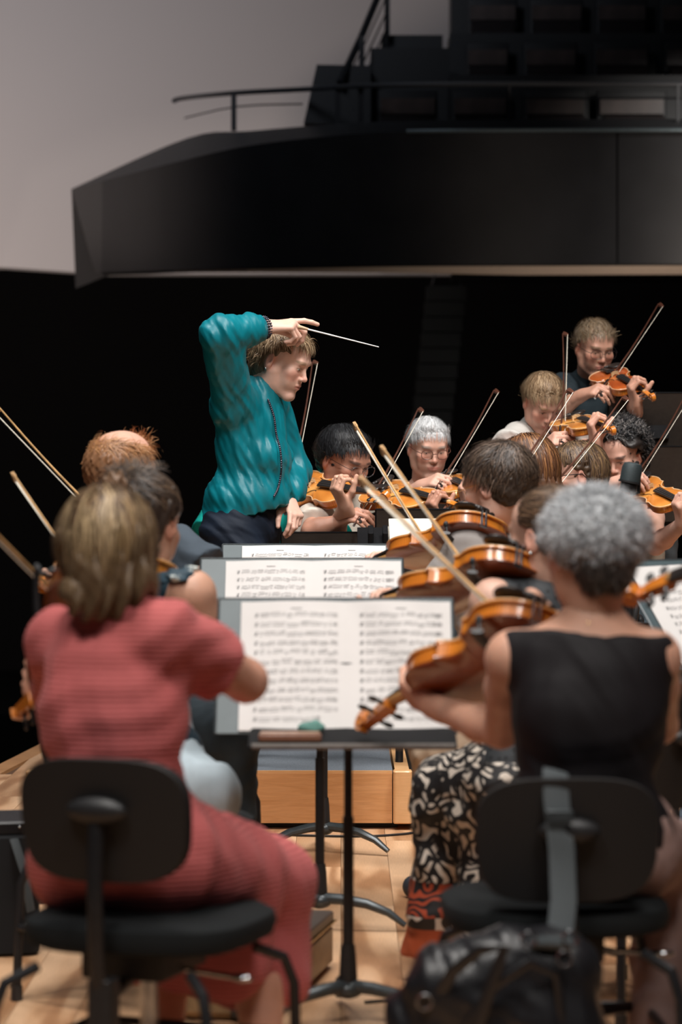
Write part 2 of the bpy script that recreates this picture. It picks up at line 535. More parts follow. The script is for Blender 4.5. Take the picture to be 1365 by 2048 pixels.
def head_sdf(S, C, fr, s=1.0, fem=0.0, eyes=.5, fine=False, neck=None, nr=.052, jaw=1.0):
    """C centre of the skull at ear height, fr=(R,F,U)"""
    R, F, U = fr
    AX = np.array([R, F, U])
    def p(r, f, u): return C+(R*r+F*f+U*u)*s
    def el(r, f, u, a, b, c, k=.015, **kw): S.ell(p(r, f, u), np.array([a, b, c])*s, AX, k*s, **kw)
    el(0, -.014, .036, .074, .096, .078)
    el(0, .018, .05, .065, .068, .062, .03)
    el(0, .026, -.028, .058, .062, .080, .03)
    for sg in (-1, 1):
        S.cap(p(sg*.056, .002, -.035), p(sg*.045, .012, -.068), .02*s, .017*s, .03*s)
        S.cap(p(sg*.045*jaw, .012, -.068), p(sg*.015, .072, -.098), .017*s, .015*s, .028*s)
        el(sg*.041, .064, -.014, .022, .020, .020, .022)
        el(sg*.034, .062, -.045, .02, .02, .024, .02)
    el(0, .078, -.094, .020, .014, .014, .018)
    S.cap(p(-.034, .083, .030), p(.034, .083, .030), .010*s, .010*s, .02*s)
    el(0, .074, -.052, .032, .022, .026, .018)
    # eye sockets and lids
    for sg in (-1, 1):
        el(sg*.032, .099, .010, .017, .015, .0105, .012, sub=True)
    for sg in (-1, 1):
        el(sg*.031, .0735, .010, .0150, .0145, .0135, .005)
        if fine:
            el(sg*.031, .0890, .0075, .0125, .009, .0032*eyes*2, .002, sub=True)
    # nose
    S.cap(p(0, .084, .020), p(0, .104, -.018), .0068*s, .0085*s, .010*s)
    el(0, .106, -.022, .0095, .0095, .0085, .008)
    for sg in (-1, 1):
        el(sg*.0105, .097, -.026, .0068, .009, .0065, .006)
        if fine:
            el(sg*.006, .103, -.0325, .0032, .0045, .003, .002, sub=True)
    # lips
    el(0, .0925, -.0500, .022, .0085, .0052, .005)
    el(0, .0910, -.0605, .018, .0090, .0060, .005)
    if fine:
        el(0, .1015, -.0552, .021, .008, .0016, .002, sub=True)
    # ears
    for sg in (-1, 1):
        ax = np.array([nz(R*sg-F*.35), nz(F+R*sg*.35), U])
        S.ell(p(sg*.077, -.012, -.004), np.array([.008, .0185, .031])*s, ax, .006*s)
        S.ell(p(sg*.087, -.008, .002), np.array([.007, .010, .018])*s, ax, .005*s, sub=True)
    if neck is not None:
        S.cap(p(0, -.028, -.045), neck, nr*s*.98, nr*1.06*s, .03*s)
        if not fem:
            el(0, .03, -.12, .014, .012, .016, .02)

def hand_sdf(S, w, d, n, side, curl=(.5, .7, .5), thumb=(.5, -.2), sc=1.0, per=None, spread=.06):
    """w wrist, d wrist->knuckles, n back of hand, side 'R'/'L'"""
    d = nz(d); n = perp(n, d)
    t = np.cross(n, d)*(1 if side == 'R' else -1)
    S.cap(w-d*.03*sc, w+d*.02*sc, .026*sc, .024*sc, .02, sq=.72, ax=n)
    offs = [.028, .009, -.010, -.027]
    lens = [(.043, .026, .021), (.048, .030, .022), (.044, .028, .021), (.034, .021, .018)]
    rad = [.0098, .0100, .0094, .0082]
    for i in range(4):
        kb = w+(d*(.092-.006*abs(i-1))+t*offs[i])*sc
        S.cap(w+d*.015*sc+t*offs[i]*.55*sc, kb, .0145*sc, .0112*sc, .014*sc, sq=.9, ax=n)
        c = per[i] if per else curl
        ang = 0; q = kb
        sd = nz(d+t*(1.5-i)*spread)
        for j in range(3):
            ang += c[j]
            dr = sd*math.cos(ang)-n*math.sin(ang)
            q2 = q+dr*lens[i][j]*sc
            S.cap(q, q2, (rad[i]-.0009*j)*sc, (rad[i]-.0009*(j+1))*sc, .0035*sc)
            q = q2
    # thenar pad and thumb
    b = w+(d*.022+t*.020-n*.006)*sc
    out, drop = thumb
    d1 = nz(t*out+d*.75+n*drop)
    q1 = b+d1*.045*sc
    S.cap(w+d*.01*sc, q1, .017*sc, .013*sc, .012*sc)
    d2 = nz(t*out*.45+d*1.0+n*drop*1.2); q2 = q1+d2*.034*sc
    d3 = nz(t*out*.0+d*1.0+n*drop*1.4); q3 = q2+d3*.026*sc
    S.cap(q1, q2, .0118*sc, .0105*sc, .005*sc)
    S.cap(q2, q3, .0105*sc, .0085*sc, .004*sc)

def ik(a, c, l1, l2, pole):
    a = np.asarray(a, float); c = np.asarray(c, float)
    v = c-a; D = np.linalg.norm(v); u = v/D
    if D > (l1+l2)*.995:
        f = D/(l1+l2)*1.006; l1 *= f; l2 *= f
    x = (l1*l1-l2*l2+D*D)/(2*D); h = math.sqrt(max(l1*l1-x*x, 0))
    return a+u*x+perp(pole, u)*h

def torso_sdf(S, J, off=0.0, trap=True, k=.035, shf=.9, waist=1.0):
    R, F, U = J['fr']; pel = J['pel']; nb = J['nb']; wd = J['w']
    AX = np.array([R, F, U])
    L = np.linalg.norm(nb-pel)/.5
    hw = J.get('hip', 1.0)
    rad = np.array
    S.ell(pel, rad([.172*wd*hw, .125, .115])+off, AX, k)
    bk = -F*J.get('slump', .02)
    S.cap(pel+U*.05*L+bk, nb-U*.24*L+bk, .125*wd*waist+off, .138*wd*waist+off, k, sq=.74, ax=F)
    S.ell(nb-U*.20*L+bk*.7, rad([.150*wd, .105, .17*L])+off, AX, k)
    S.ell(nb-U*.10*L-F*.0, rad([.140*wd, .088, .09])+off, AX, k)
    if J.get('bust'):
        for sg in (-1, 1):
            S.ell(nb-U*.235*L+F*(.075)+R*sg*.062, rad([.055, .052, .055])*J['bust']+off, AX, .03)
    sl = nb+(J['shL']-nb)*shf; sr = nb+(J['shR']-nb)*shf
    S.cap(sl, nb-U*.04, .045+off, .055+off, k); S.cap(sr, nb-U*.04, .045+off, .055+off, k)
    if trap:
        S.cap(nb+U*.012, nb-U*.03+(J['shL']-nb)*.5, .048+off*.6, .04+off, k)
        S.cap(nb+U*.012, nb-U*.03+(J['shR']-nb)*.5, .048+off*.6, .04+off, k)

def hair_strands(root, name, C, fr, s, n, m, seg, rad, cols, region, comb, grav=.0, lift=.4, curl=.0, width=.003, seed=1,
                 off=.006, taper=True, lenf=None, cen=(0, -.012, .034), collide=None, flat=.4):
    """root strands over the scalp ellipsoid, grown step by step in head space"""
    r = np.random.default_rng(seed)
    R, F, U = fr; AX = np.array([R, F, U]); rad = np.array(rad)
    cen = np.array(cen)
    u = r.normal(size=(n*5, 3)); u /= np.linalg.norm(u, axis=1, keepdims=True)
    u = u[region(u)][:n]; n = len(u)
    q = u*rad+r.normal(size=u.shape)*.001
    nrm = u/rad; nrm /= np.linalg.norm(nrm, axis=1, keepdims=True)
    cb = comb(u); cb = cb+r.normal(size=cb.shape)*.22
    d = nrm*lift+cb
    d /= np.linalg.norm(d, axis=1, keepdims=True)
    g = np.array([-R[2], -F[2], -U[2]])*grav
    LN = np.ones(n) if lenf is None else lenf(u)
    LN = LN*r.uniform(.75, 1.1, n)
    ph = r.uniform(0, 6.28, n); fq = r.uniform(.7, 1.3, n)
    Pn = [q]; 
    offs = off*r.uniform(.3, 1.3, n)
    for i in range(m):
        d = d+g+curl*np.stack([np.sin(ph+i*1.3*fq), np.cos(ph*1.7+i*1.1*fq), np.sin(ph*2.3+i*1.6*fq)], 1)
        if flat:
            nn = q/rad; nn /= np.linalg.norm(nn, axis=1, keepdims=True)
            o_ = np.maximum((d*nn).sum(1, keepdims=True), 0); d = d-nn*o_*flat
        d /= np.linalg.norm(d, axis=1, keepdims=True)
        q = q+d*(seg*LN)[:, None]
        e = np.linalg.norm(q/rad, axis=1); lim = 1+offs/.085
        bad = e < lim
        q = np.where(bad[:, None], q/e[:, None]*lim[:, None], q)
        if collide is not None: q = collide(q)
        Pn.append(q)
    Pn = np.stack(Pn, 1)                       # n, m+1, 3
    T = np.gradient(Pn, axis=1)
    nr = Pn/(rad**2); W = np.cross(T, nr); W /= np.maximum(np.linalg.norm(W, axis=2, keepdims=True), 1e-9)
    wd = np.full(m+1, width*.5)
    if taper: wd = wd*np.linspace(1, .25, m+1)
    Aa = Pn+W*wd[None, :, None]; Bb = Pn-W*wd[None, :, None]
    V = np.stack([Aa, Bb], 2).reshape(n*(m+1)*2, 3)
    V = (V+cen)*s
    V = V @ AX + C
    base = (np.arange(n)[:, None]*(m+1)+np.arange(m)[None, :])*2
    Q = np.stack([base, base+1, base+3, base+2], 2).reshape(-1, 4)
    cols = np.array(cols); pick = r.integers(0, len(cols), n)
    c = cols[pick]*r.uniform(.75, 1.25, (n, 1))
    cc = np.repeat(c, (m+1)*2, axis=0)
    return mesh_np(name, V, Q, M['hair'], root, True, cc)

def hair_cap(root, C, fr, s, colr, ells, cut=None, h=.005, disp=None, name='hair', clip=None):
    S = Sdf(); R, F, U = fr; AX = np.array([R, F, U])
    for (c, r, k) in ells:
        S.ell(C+(R*c[0]+F*c[1]+U*c[2])*s, np.array(r)*s, AX, k)
    ct = None
    if cut: ct = [(C+(R*p[0]+F*p[1]+U*p[2])*s, R*n_[0]+F*n_[1]+U*n_[2]) for p, n_ in cut]
    # the face hollow
    S.ell(C+(F*.082-U*.034)*s, np.array([.084, .074, .086])*s, AX, .008, sub=True)
    for sg in (-1, 1):
        S.ell(C+(R*sg*.088+F*.0-U*.012)*s, np.array([.022, .026, .036])*s, AX, .008, sub=True)
        S.ell(C+(R*sg*.086+F*.050+U*.016)*s, np.array([.032, .048, .036])*s, AX, .006, sub=True)
    V, Q = S.mesh(h, disp or folds(5, .004, .02), ct)
    r = np.random.default_rng(3)
    nn = .85+.3*np.sin(V[:, 0]*310+V[:, 2]*80)*np.sin(V[:, 1]*290+V[:, 2]*60)*.5
    return mesh_np(name, V, Q, M['hair'], root, True, np.array(colr)*nn[:, None])

def glasses(root, C, fr, s, mat, rw=.0011, rnd=.5, lw=.026, lh=.019, drop=0.0):
    R, F, U = fr; g = MB()
    def p(r, f, u): return C+(R*r+F*f+U*(u+drop))*s
    for sg in (-1, 1):
        pts = []
        for k in range(25):
            t = 2*math.pi*k/24; ex = 2.6
            cx = math.copysign(abs(math.cos(t))**(2/ex), math.cos(t)); cy = math.copysign(abs(math.sin(t))**(2/ex), math.sin(t))
            pts.append(p(sg*.033+cx*lw, .107-.003*cx*sg, .006+cy*lh))
        g.tube(pts, rw*s, 6, cap=False)
        g.tube([p(sg*.058, .103, .012), p(sg*.070, .085, .013), p(sg*.081, .03, .013), p(sg*.083, -.012, .012), p(sg*.081, -.03, -.008)], rw*s, 6)
    g.tube([p(-.008, .108, .008), p(0, .112, .011), p(.008, .108, .008)], rw*s, 6)
    o = g.build('glasses', mat, root)
    ln = MB()
    for sg in (-1, 1):
        ln.tube([p(sg*.033, .1055, .006), p(sg*.033, .1065, .006)], [lw*s*.96, lw*s*.96], 20, flat=lh/lw, up=U)
    l_ = ln.build('lens', M['lens'], o)
    return o

t_ = NT('lens_glass'); t_.base((1, 1, 1)); t_.set(Roughness=.0, IOR=1.05, Transmission_Weight=1.0); M['lens'] = t_.m

SK_PALE = (.66, .40, .30); SK_TAN = (.54, .29, .185); SK_MID = (.60, .34, .235); SK_RED = (.64, .35, .26)

def person(label, head, face, pel, nb, shL, shR, fr_body, skin=SK_MID, hs=1.0, roll=0.0, fem=1, w=.92, name='person',
           wrL=None, wrR=None, elL=None, elR=None, poleL=None, poleR=None, handL=None, handR=None, tilt_up=None,
           h=.008, hh=.0045, fine=False, eyes=.5, top=None, legs=None, ra=1.0, brow=(.25, .17, .11), nr=.052,
           hip=1.0, bust=0, slump=.02, lipc=(.62, .22, .18), group=None, hsc=1.0, skin_extra=None, jaw=1.0):
    loc = A(pel[0], pel[1], 0)
    root = thing(name, label, 'person', loc, group)
    hf = frame(face, tilt_up if tilt_up is not None else (0, 0, 1))
    if roll:
        R, F, U = hf; c, s_ = math.cos(roll), math.sin(roll)
        hf = (R*c+U*s_, F, U*c-R*s_)
    U = nz(nb-pel); R = perp(fr_body if fr_body is not None else shR-shL, U); F = np.cross(U, R)
    J = dict(pel=pel, nb=nb, shL=shL, shR=shR, fr=(R, F, U), w=w, hip=hip, bust=bust, slump=slump)
    S = Sdf()
    torso_sdf(S, J, 0)
    arms = {}
    for sd, sh, wr, el, pole in (('L', shL, wrL, elL, poleL), ('R', shR, wrR, elR, poleR)):
        if wr is None: continue
        if el is None:
            el = ik(sh, wr, .285*ra, .25*ra, pole if pole is not None else A(0, 0, -1))
        arms[sd] = (sh, el, wr)
        S.ell(sh, (.052*ra, .052*ra, .054*ra), None, .03)
        mid = sh+(el-sh)*.4
        S.cap(sh, mid, .047*ra, .045*ra, .02); S.cap(mid, el, .045*ra, .036*ra, .02)
        m2 = el+(wr-el)*.3
        S.cap(el, m2, .036*ra, .040*ra, .015); S.cap(m2, wr, .040*ra, .0255*ra, .015)
    if legs:
        for kn, an, hd in legs.get('bare', []):
            m3 = kn+(an-kn)*.3
            S.cap(kn, m3, .052, .055, .02); S.cap(m3, an, .055, .034, .02)
            ft = an+nz(hd)*.13-A(0, 0, 1)*.035
            S.cap(an-A(0, 0, .02), ft, .034, .024, .02)
            S.cap(an-A(0, 0, .03), an-nz(hd)*.04-A(0, 0, .03), .034, .03, .02)
    V0, Q0 = S.mesh(h)
    parts = [(V0, Q0)]
    S = Sdf(); nkb = nb+U*.0
    head_sdf(S, head, hf, hs, fem, eyes, fine, nkb, nr, jaw)
    V1, Q1 = S.mesh(.0026 if fine else max(.0034, hh*.85)); parts.append((V1, Q1))
    for sd, hd in (('L', handL), ('R', handR)):
        if hd and sd in arms:
            S = Sdf(); sh, el, wr = arms[sd]
            u = nz(wr-el)
            S.cap(wr-u*.08*ra, wr, .031*ra, .0265*ra, .01)
            hand_sdf(S, wr, hd['d'], hd['n'], sd, hd.get('curl', (.6, .8, .5)), hd.get('thumb', (.5, -.25)), hsc*hd.get('sc', 1.0), hd.get('per'), hd.get('spread', .06))
            parts.append(S.mesh(hh*.8 if fine else hh))
    n0 = 0; VV = []; QQ = []
    for V, Q in parts:
        VV.append(V); QQ.append(Q+n0); n0 += len(V)
    V = np.concatenate(VV); Q = np.concatenate(QQ)
    # natural skin colour: lips, cheeks, ears, brows
    c = np.tile(np.array(skin, float), (len(V), 1))
    HR, HF, HU = hf
    L = (V-head)/hs; r_, f_, u_ = L@HR, L@HF, L@HU
    def blob(rc, fc, uc, a, b, cc):
        return np.clip(1.35-np.sqrt(((r_-rc)/a)**2+((f_-fc)/b)**2+((u_-uc)/cc)**2), 0, 1)
    def mixc(m, colr, amt):
        m = np.clip(m*2.2, 0, 1)*amt
        c[:] = c*(1-m[:, None])+np.array(colr)*m[:, None]
    red = (skin[0]*.98, skin[1]*.66, skin[2]*.62)
    for sg in (-1, 1):
        mixc(blob(sg*.042, .075, -.02, .024, .03, .02), red, .45)
        mixc(blob(sg*.082, -.01, 0, .012, .03, .04), red, .5)
        mixc(blob(sg*.034, .086, .0325, .021, .020, .0055), brow, .8)
        mixc(blob(sg*.031, .088, .010, .016, .010, .0025), (brow[0]*.5, brow[1]*.5, brow[2]*.5), .7)
    mixc(blob(0, .105, -.022, .013, .014, .012), red, .4)
    mixc(blob(0, .095, -.0553, .022, .013, .009), lipc, .7)
    if skin_extra: skin_extra(mixc, blob)
    body = mesh_np('body', V, Q, M['skin'], root, True, c)
    if fine or True:
        for sg in (-1, 1):
            e = MB(); ec = head+(HR*sg*.031+HF*.0745+HU*.009)*hs
            e.ell(ec, (.0130*hs,)*3, None, 16, 10)
            ey = e.build('eye', M['eye'], root)
            e = MB(); e.ell(ec+(HF*.0085-HU*.002)*hs, (.0052*hs, .0052*hs, .0052*hs), None, 12, 8)
            e.build('iris', M['iris'], ey)
    # clothing ------------------------------------------------------
    if top:
        S = Sdf(); off = top.get('off', .012)
        torso_sdf(S, J, off, top.get('trap', True), shf=top.get('shf', .95), waist=top.get('waist', 1.0))
        sl = top.get('sleeve', .55)
        puff = top.get('puff', 0)
        for sd, (sh, el, wr) in arms.items():
            if sl <= 0: continue
            if sl <= 1:
                cp = sh+(el-sh)*sl
                S.cap(sh, sh+(el-sh)*(sl+.12), .050*ra+off, .050*ra+off*1.1+puff, .03, clip=(cp, nz(el-sh)))
            else:
                S.cap(sh, el, .052*ra+off, .044*ra+off+puff, .03)
                f2 = sl-1; cp = el+(wr-el)*f2
                S.cap(el, el+(wr-el)*(f2*.75), .044*ra+off+puff, .040*ra+off+puff, .03)
                S.cap(el+(wr-el)*(f2*.7), el+(wr-el)*f2, .040*ra+off+puff, .030*ra+off*.5, .02, clip=(cp+nz(wr-el)*.01, nz(wr-el)))
        if top.get('extra'): top['extra'](S, J, arms)
        ct = []
        hem = top.get('hem', .02)
        hp = pel-U*hem
        if top.get('hemn') is not None: ct.append((hp, -nz(top['hemn'])))
        else: ct.append((hp, -U))
        if top.get('neckcut') is not None:
            ct.append((nb+U*top['neckcut'], U))
        fd = folds(top.get('seed', 3), top.get('fold', .0035), top.get('wl', .09), top.get('fdir'))
        if top.get('fine2'):
            f1, f2, f3 = fd, folds(61, .0024, .055, (.9, .35, .1)), folds(62, .0016, .040, (.8, .3, .5))
            fd = lambda x, y, z: f1(x, y, z)+f2(x, y, z)+f3(x, y, z)
        V, Q = S.mesh(top.get('h', h), fd, ct)
        tp = mesh_np(top.get('name', 'shirt'), V, Q, top['mat'], root)
        if top.get('label'): tp['label'] = top['label']
    if legs and legs.get('mat') is not None:
        S = Sdf(); kn = legs['knees']; an = legs['ankles']; off = legs.get('off', .012)
        S.ell(pel, np.array([.172*w*hip, .125, .115])+off*.6, np.array([R, F, U]), .03)
        S.cap(pel, pel+U*.12, .138*w, .135*w, .03, sq=.85, ax=F)
        rt = legs.get('rt', 1.0)
        for i, sg in enumerate((-1, 1)):
            hj = pel+R*sg*.085-U*.035
            S.cap(hj, kn[i], (.088+off)*rt, (.058+off)*rt, .035)
            if legs.get('skirt'): continue
            S.cap(kn[i], an[i], (.056+off)*rt, (.042+off*1.3)*rt, .02, clip=(an[i]-A(0, 0, .01), A(0, 0, -1)))
        ct = None
        if legs.get('skirt'):
            # fabric hull between and below the thighs down to the hem
            k0, k1 = kn; hp0 = pel-R*.07; hp1 = pel+R*.07
            dz = A(0, 0, -1)*legs['drop']
            for f in (0, .25, .5, .75, 1):
                kk = k0+(k1-k0)*f; hh_ = hp0+(hp1-hp0)*f
                S.cap(hh_, kk, .085, .066, .05)
                S.cap(kk, kk+dz+legs.get('flare', A(0, 0, 0)), .068, .078, .05)
            if legs.get('back'):
                for f in (0, .5, 1):
                    kk = k0+(k1-k0)*f; hh_ = hp0+(hp1-hp0)*f; mm = hh_+(kk-hh_)*legs['back']
                    S.cap(mm, mm+dz*1.0, .07, .075, .06)
            ct = [(A(0, 0, legs['hemz']), A(legs.get('hx', 0), legs.get('hy', 0), -1))]
        V, Q = S.mesh(legs.get('h', h), folds(legs.get('seed', 9), legs.get('fold', .004), legs.get('wl', .1), legs.get('fdir')), ct)
        lg = mesh_np(legs.get('name', 'trousers'), V, Q, legs['mat'], root)
        if not legs.get('skirt') or legs.get('shoes'):
            for i in (0, 1):
                if legs.get('barefoot'): break
                S = Sdf(); hd = nz(A(*(legs.get('toe', kn[i]-pel)))*A(1, 1, 0)); g0 = A(an[i][0], an[i][1], legs.get('gz', 0)+.032)
                sd = nz(np.cross(hd, A(0, 0, 1)))
                S.cap(g0-hd*.03, g0+hd*.14, .036, .034, .02)
                S.cap(g0+A(0, 0, .035), g0+hd*.03+A(0, 0, .02), .042, .04, .02)
                V, Q = S.mesh(.008, None, [(A(0, 0, legs.get('gz', 0)+.002), A(0, 0, -1))])
                so = mesh_np('shoe', V, Q, legs.get('shoemat', M['shoe_dark']), root)
    return root, hf, J, arms

M['shoe_dark'] = plain('shoe_dark', (.02, .025, .035), .6)
M['shoe_white'] = plain('shoe_white', (.7, .68, .66), .5)

# ------------------------------------------------------------------ instruments
OUT = [(0, .0), (.0, .03), (.011, .060), (.033, .088), (.072, .1035), (.104, .099), (.126, .087), (.1365, .0925),
       (.142, .083), (.155, .066), (.18, .0555), (.205, .0585), (.221, .071), (.229, .0795), (.2375, .0715), (.250, .075),
       (.277, .0835), (.302, .083), (.326, .074), (.343, .055), (.353, .029), (.356, .0)]
def outline(sc=1.0, grow=0.0):
    pts = []
    for i in range(len(OUT)-1):
        (x0, y0), (x1, y1) = OUT[i], OUT[i+1]
        pts += [(x0, y0), ((x0+x1)/2, (y0+y1)/2)] if i not in (6, 7, 12, 13) else [(x0, y0)]
    up = [(x, y) for x, y in pts]
    full = up+[(.356, 0)]+[(x, -y) for x, y in up[:0:-1]]
    full = np.array(full)
    # light smoothing except at corners
    n = len(full); sm = full.copy()
    for i in range(n):
        if .13 < full[i][0] < .1385 and abs(full[i][1]) > .091: continue
        if .227 < full[i][0] < .231 and abs(full[i][1]) > .078: continue
        sm[i] = full[i]*.5+(full[i-1]+full[(i+1) % n])*.25
    c = np.array([.178, 0]); v = sm-c
    return (c+v*(1+grow/.1))

def plate(sign, z0, arch, rings=(1, .93, .8, .6, .35, .12), grow=.0028, th=.0035):
    o = outline(grow=grow); n = len(o); mb = MB(); V = []
    c = np.array([.178, 0])
    hts = [0, .003, .45*arch, .75*arch, .93*arch, arch]
    V += [[x, y, z0-sign*th] for x, y in o]
    for r, hgt in zip(rings, hts):
        # shrink along a spine so the waist keeps its shape
        for x, y in o:
            xx = .178+(x-.178)*(r*.9+.1 if r < 1 else 1); yy = y*r
            V.append([xx, yy, z0+sign*hgt])
    Fc = []
    m = len(rings)+1
    for j in range(m-1):
        for i in range(n):
            q = [j*n+i, j*n+(i+1) % n, (j+1)*n+(i+1) % n, (j+1)*n+i]
            Fc.append(q if sign > 0 else q[::-1])
    last = list(range((m-1)*n, m*n)); Fc.append(last if sign > 0 else last[::-1])
    lo = list(range(n)); Fc.append(lo[::-1] if sign > 0 else lo)
    return mb.add(V, Fc)

def basis(chin, scroll, n):
    X = nz(scroll-chin); Z = perp(n, X); Y = np.cross(Z, X)
    return X, Y, Z

def violin(label, chin, scroll, n, sc=1.0, group=None, name='violin', tone='std', rest=True):
    X, Y, Z = basis(chin, scroll, n)
    mt = Matrix(((X[0]*sc, Y[0]*sc, Z[0]*sc, chin[0]), (X[1]*sc, Y[1]*sc, Z[1]*sc, chin[1]), (X[2]*sc, Y[2]*sc, Z[2]*sc, chin[2]), (0, 0, 0, 1)))
    root = thing(name, label, name, mat4=mt, group=group)
    topm = M['varnish_red'] if tone == 'red' else M['varnish_top']
    backm = M['varnish_back']; rib = M['varnish_rib']
    B = lambda mb, nm, m, par=root, smooth=True: mb.build(nm, m, par, smooth, local=True)
    tp = B(plate(1, .0, .013), 'top_plate', topm)
    B(plate(-1, -.033, .012), 'back_plate', backm)
    o = outline(grow=-.0022); n_ = len(o); mb = MB()
    mb.add([[x, y, -.0335] for x, y in o]+[[x, y, -.001] for x, y in o], [[i, (i+1) % n_, n_+(i+1) % n_, n_+i] for i in range(n_)])
    B(mb, 'ribs', rib)
    # pale edge line round the top
    mb = MB(); oo = outline(grow=.0008); pts = [[x, y, .0018] for x, y in oo]; pts.append(pts[0])
    mb.tube(pts, .0017, 5, cap=False); B(mb, 'purfling', M['purfling'], tp)
    for sg in (-1, 1):
        mb = MB(); pts = []
        for k in range(13):
            t = k/12
            xx = .145+.07*t; yy = sg*(.052-.018*t+.010*math.sin((t-.5)*math.pi*1.0)*0)
            yy += sg*.006*math.sin(t*2*math.pi)
            rr = min(1.0, (((xx-.178)/.16)**2+(yy/.075)**2)**.5)
            pts.append([xx, yy, .0138*(1-rr**2)+.0009])
        mb.tube(pts, [.0032]+[.0019]*11+[.0036], 6, flat=.5, up=(0, 0, 1)); B(mb, 'f_hole', M['fhole'], tp)
    # neck, pegbox, scroll
    S = Sdf()
    S.cap(A(.350, 0, -.018), A(.372, 0, -.006), .015, .0125, .01)
    S.cap(A(.365, 0, .001), A(.482, 0, .010), .0125, .0115, .01, sq=.85, ax=A(0, 0, 1))
    V, Q = S.mesh(.0035, None, [(A(.35, 0, .008), nz(A(-.08, 0, 1)))])
    mesh_np('neck', V, Q, M['maple_neck'], root, True, local=True)
    mb = MB()
    V = []
    secs = [(.480, .0125, -.006, .012), (.50, .0120, -.008, .011), (.53, .0105, -.012, .006), (.553, .009, -.016, -.001)]
    for x, hy, zl, zh in secs:
        V += [[x, -hy, zl], [x, hy, zl], [x, hy, zh], [x, -hy, zh]]
    Fc = [[i*4+a, i*4+(a+1) % 4, (i+1)*4+(a+1) % 4, (i+1)*4+a] for i in range(3) for a in range(4)]+[[3, 2, 1, 0], [12, 13, 14, 15]]
    mb.add(V, Fc)
    pts = []; rr = []
    for k in range(30):
        t = k/29; a = -.5*math.pi+t*3.6*math.pi; R0 = .0175*(1-.78*t)
        pts.append([.566+R0*math.cos(a), 0, -.000-R0*math.sin(a)*-1]); rr.append(.0058*(1-.45*t))
    V = []
    for i, p in enumerate(pts):
        wdt = .0085+.007*(i/29)
        c = np.array([.566, 0, .0]); d = nz(np.array(p)-c)
        for yy, ro in ((-wdt, -rr[i]), (wdt, -rr[i]), (wdt, rr[i]), (-wdt, rr[i])):
            V.append([p[0]+d[0]*ro, yy, p[2]+d[2]*ro])
    m = len(pts)
    Fc = [[i*4+a, i*4+(a+1) % 4, (i+1)*4+(a+1) % 4, (i+1)*4+a] for i in range(m-1) for a in range(4)]+[[3, 2, 1, 0], [(m-1)*4+q for q in range(4)]]
    mb.add(V, Fc)
    B(mb, 'scroll', rib)
    for i, (x, sg) in enumerate(((.492, 1), (.507, -1), (.523, 1), (.538, -1))):
        mb = MB(); z = .004-.003*i
        mb.tube([[x, -sg*.013, z], [x, sg*.024, z]], [.0028, .004], 8)
        mb.ell((x, sg*.034, z), (.0085, .0115, .0038), None, 10, 7); B(mb, 'peg', M['ebony'])
    # fingerboard, strings, bridge, tailpiece
    mb = MB(); V = []
    for x, hy, z in ((.215, .0215, .0295), (.482, .0120, .0150)):
        for a in (-1, -.5, 0, .5, 1):
            V.append([x, hy*a, z+.0035*(1-a*a)])
        for a in (1, -1): V.append([x, hy*a, z-.005])
    Fc = [[i, i+1, 8+i, 7+i][::-1] for i in range(6)]+[[6, 0, 7, 13][::-1], list(range(7)), list(range(7, 14))[::-1]]
    mb.add(V, Fc); B(mb, 'fingerboard', M['ebony'], smooth=True)
    mb = MB()
    for i in range(4):
        y0 = (-.017, -.006, .006, .017)[i]; zz = (.0, .003, .003, .0)[i]
        mb.tube([[.105, y0*.6, .026], [.162, y0, .0365+zz], [.482, y0*.5, .0185+zz*.3]], .0006, 5)
    B(mb, 'strings', M['string'])
    mb = MB()
    mb.prism([(-.021, 0), (-.015, 0), (-.012, .010), (-.004, .011), (0, .016), (.004, .011), (.012, .010), (.015, 0), (.021, 0), (.021, .012), (.019, .024), (0, .028), (-.019, .024), (-.021, .012)],
             -.0025, .0025, lambda V: np.stack([.162+V[:, 2], V[:, 0], .0095+V[:, 1]], 1))
    B(mb, 'bridge', M['maple'], smooth=False)
    mb = MB(); V = []
    for x, hy, z in ((.004, .008, .013), (.02, .011, .018), (.085, .018, .025), (.112, .022, .028), (.116, .019, .026)):
        for a in (-1, -.5, 0, .5, 1): V.append([x, hy*a, z+.004*(1-a*a)])
        for a in (1, -1): V.append([x, hy*a, z-.004])
    Fc = [[j*7+i, j*7+(i+1) % 7, (j+1)*7+(i+1) % 7, (j+1)*7+i][::-1] for j in range(4) for i in range(7)]+[list(range(7)), list(range(28, 35))[::-1]]
    mb.add(V, Fc); B(mb, 'tailpiece', M['ebony'])
    S = Sdf(); S.ell((.038, .062, .020), (.030, .036, .009), None, .01); S.ell((.04, .058, .034), (.026, .030, .010), None, .006, sub=True)
    S.cap(A(.006, .02, .014), A(.004, .05, .012), .008, .008, .01)
    V, Q = S.mesh(.003); cr = mesh_np('chin_rest', V, Q, M['ebony'], root, True, local=True)
    mb = MB()
    for y in (.03, .045): mb.tube([[-.003, y, .012], [-.003, y, -.036]], .003, 8)
    mb.box((-.001, .0375, -.037), (.010, .022, .003)); mb.box((-.001, .0375, .012), (.010, .022, .003)); B(mb, 'clamp', M['chrome'], cr)
    if rest:
        mb = MB(); pts = [[.055+.03*math.cos(t), .13*math.sin(t)*.86, -.066-.004*math.cos(2*t)] for t in np.linspace(-1.45, 1.45, 13)]
        mb.tube(pts, .012, 8, flat=.4, up=(0, 0, 1))
        for sg in (-1, 1):
            mb.tube([[.065, sg*.10, -.064], [.068, sg*.104, -.034]], .003, 6); mb.ell((.068, sg*.104, -.033), (.007, .007, .009), None, 8, 6)
        B(mb, 'shoulder_rest', M['black_plastic'])
    return root, (X, Y, Z), sc
